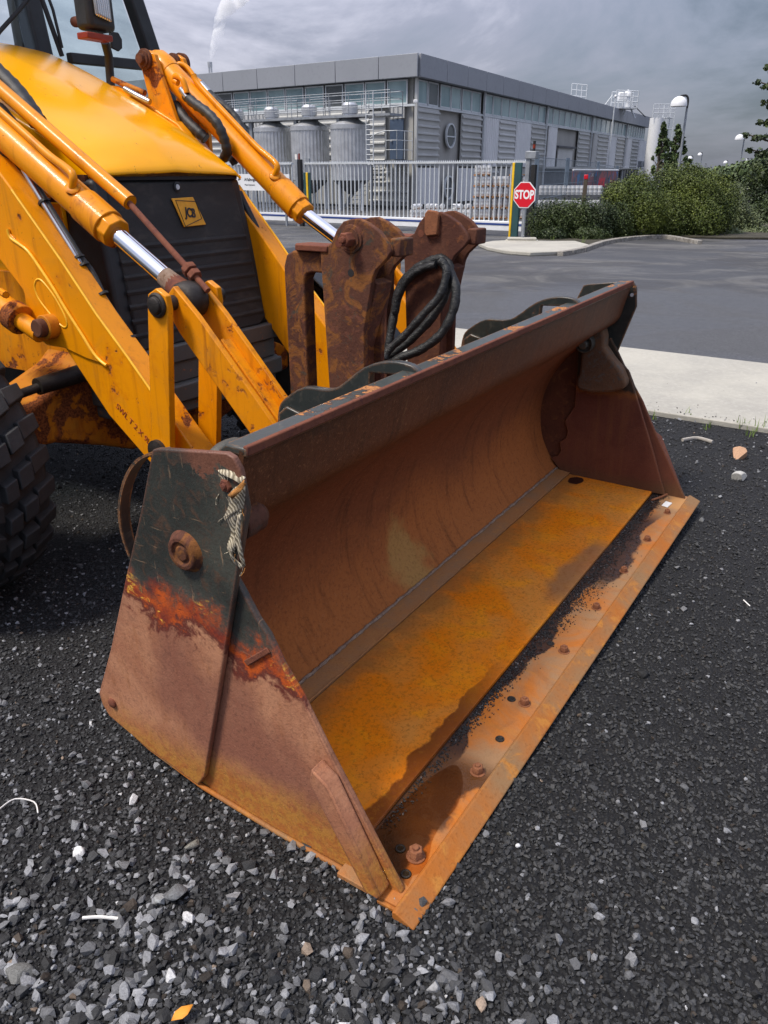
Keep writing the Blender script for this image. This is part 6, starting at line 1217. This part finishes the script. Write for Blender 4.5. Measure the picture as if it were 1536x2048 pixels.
for (x0, y0), (x1, y1) in (((1640, 190), (1516, 165)), ((1640, 300), (1492, 270)), ((1640, 330), (1500, 300)), ((1640, 230), (1530, 205))): mb.tube(smooth_pts([wat(x0, y0+15, 16)-tl_, wat((x0+x1)/2, (y0+y1)/2+6, 16)-tl_, wat(x1+6, y1, 16)-tl_], 3), [.05, .045, .04, .03, .02, .015, .01], 6)
mb.build('trunk', M['bark'], t_, smooth=60)
def spire(px, pyt, pyb, d, wpx, n, label, seed):
    r = random.Random(seed); bs = []; k = d/1684
    for i in range(64):
        f = (i+1)/64; y = pyt+(pyb-pyt)*f; a = r.uniform(0, 6.28); rad = wpx*f*r.uniform(.25, 1.15); p = wat(px, y, d); bs.append(((p.x+math.cos(a)*rad*k, p.y+math.sin(a)*rad*k, p.z), (2.6*k, 2.6*k, 4.2*k)))
    t = foliage('young_tree', bs, n, .16, ((.035, .06, .022), (.09, .13, .04)), label, 'tree', 'young trees behind the bush', seed=seed); L0 = Vector(t.location); mb = MB(); top = wat(px, pyt, d)
    mb.tube([(top.x-L0.x, top.y-L0.y, 0), (top.x-L0.x, top.y-L0.y, top.z)], [.10, .02], 8)
    for b in bs[::1]: c = Vector(b[0])-L0; mb.tube([(top.x-L0.x, top.y-L0.y, c.z-.5), c], [.03, .012], 5)
    mb.build('trunk', M['bark'], t)
spire(1327, 246, 345, 50, 26, 1100, 'slender young tree nearest the white silo behind the bush', 21); spire(1356, 250, 350, 52, 36, 1500, 'broader young tree standing beside the tall street lamp', 22)
for px, py, d, rx, rz, lab, s in ((1440, 352, 70, 26, 16, 'distant rounded tree just right of the tallest bush', 31), (1470, 350, 75, 28, 20, 'distant tree below the faint curved lamp', 32), (1500, 345, 65, 30, 24, 'distant leafy tree under the second tall lamp', 33), (1405, 352, 85, 24, 14, 'distant low tree beneath the small round-headed lamp', 34), (1540, 335, 60, 34, 34, 'distant tall tree at the right margin', 35)):
    foliage('distant_tree', [bl(px, py, d, rx, rz), bl(px-rx*.5, py+6, d, rx*.7, rz*.8), bl(px+rx*.5, py+8, d, rx*.7, rz*.8), bl(px, py+22, d, rx, rz)], 4200, .22, ((.045, .07, .03), (.10, .14, .05)), lab, 'tree', 'trees far beyond the bushes', seed=s, stems=2)
o = MB().tube([wat(1475, 400, 30)*1.0, wat(1475, 401, 30)], .01, 4) 
# parked white van glimpsed between the trees
c = wat(1523, 383, 34); v_ = empty('parked_van', (c.x, c.y, 0), math.radians(20), 'white van roof glimpsed through the dark tree at the right edge', 'van')
MB().prism([(-.9, -.4, .35), (.9, -.4, .35), (.9, -.4, .55), (.75, -.4, .75), (.35, -.4, c.z+.02), (-.85, -.4, c.z+.05), (-.9, -.4, .8)], (0, .8, 0)).build('van_body', M['white'], v_, bevel=.05); MB().bb((-.1, -.41, .62), (.45, -.405, .80)).build('window', M['pane_dark'], v_)
for x in (-.55, .55): MB().lathe((x, -.42, .2), (0, 1, 0), [(0, 0), (.2, 0), (.2, .14), (0, .14)], 18).build('wheel', M['rubber'], v_, smooth=40)
for px, py, n, h, lab in ((1105, 486, 16, .18, 'bright green weed at the foot of the low hedge near the stop sign'), (1165, 491, 18, .20, 'bright green weed where the kerb meets the hedge')): grass_tuft(px, py, n, h, lab, .2)
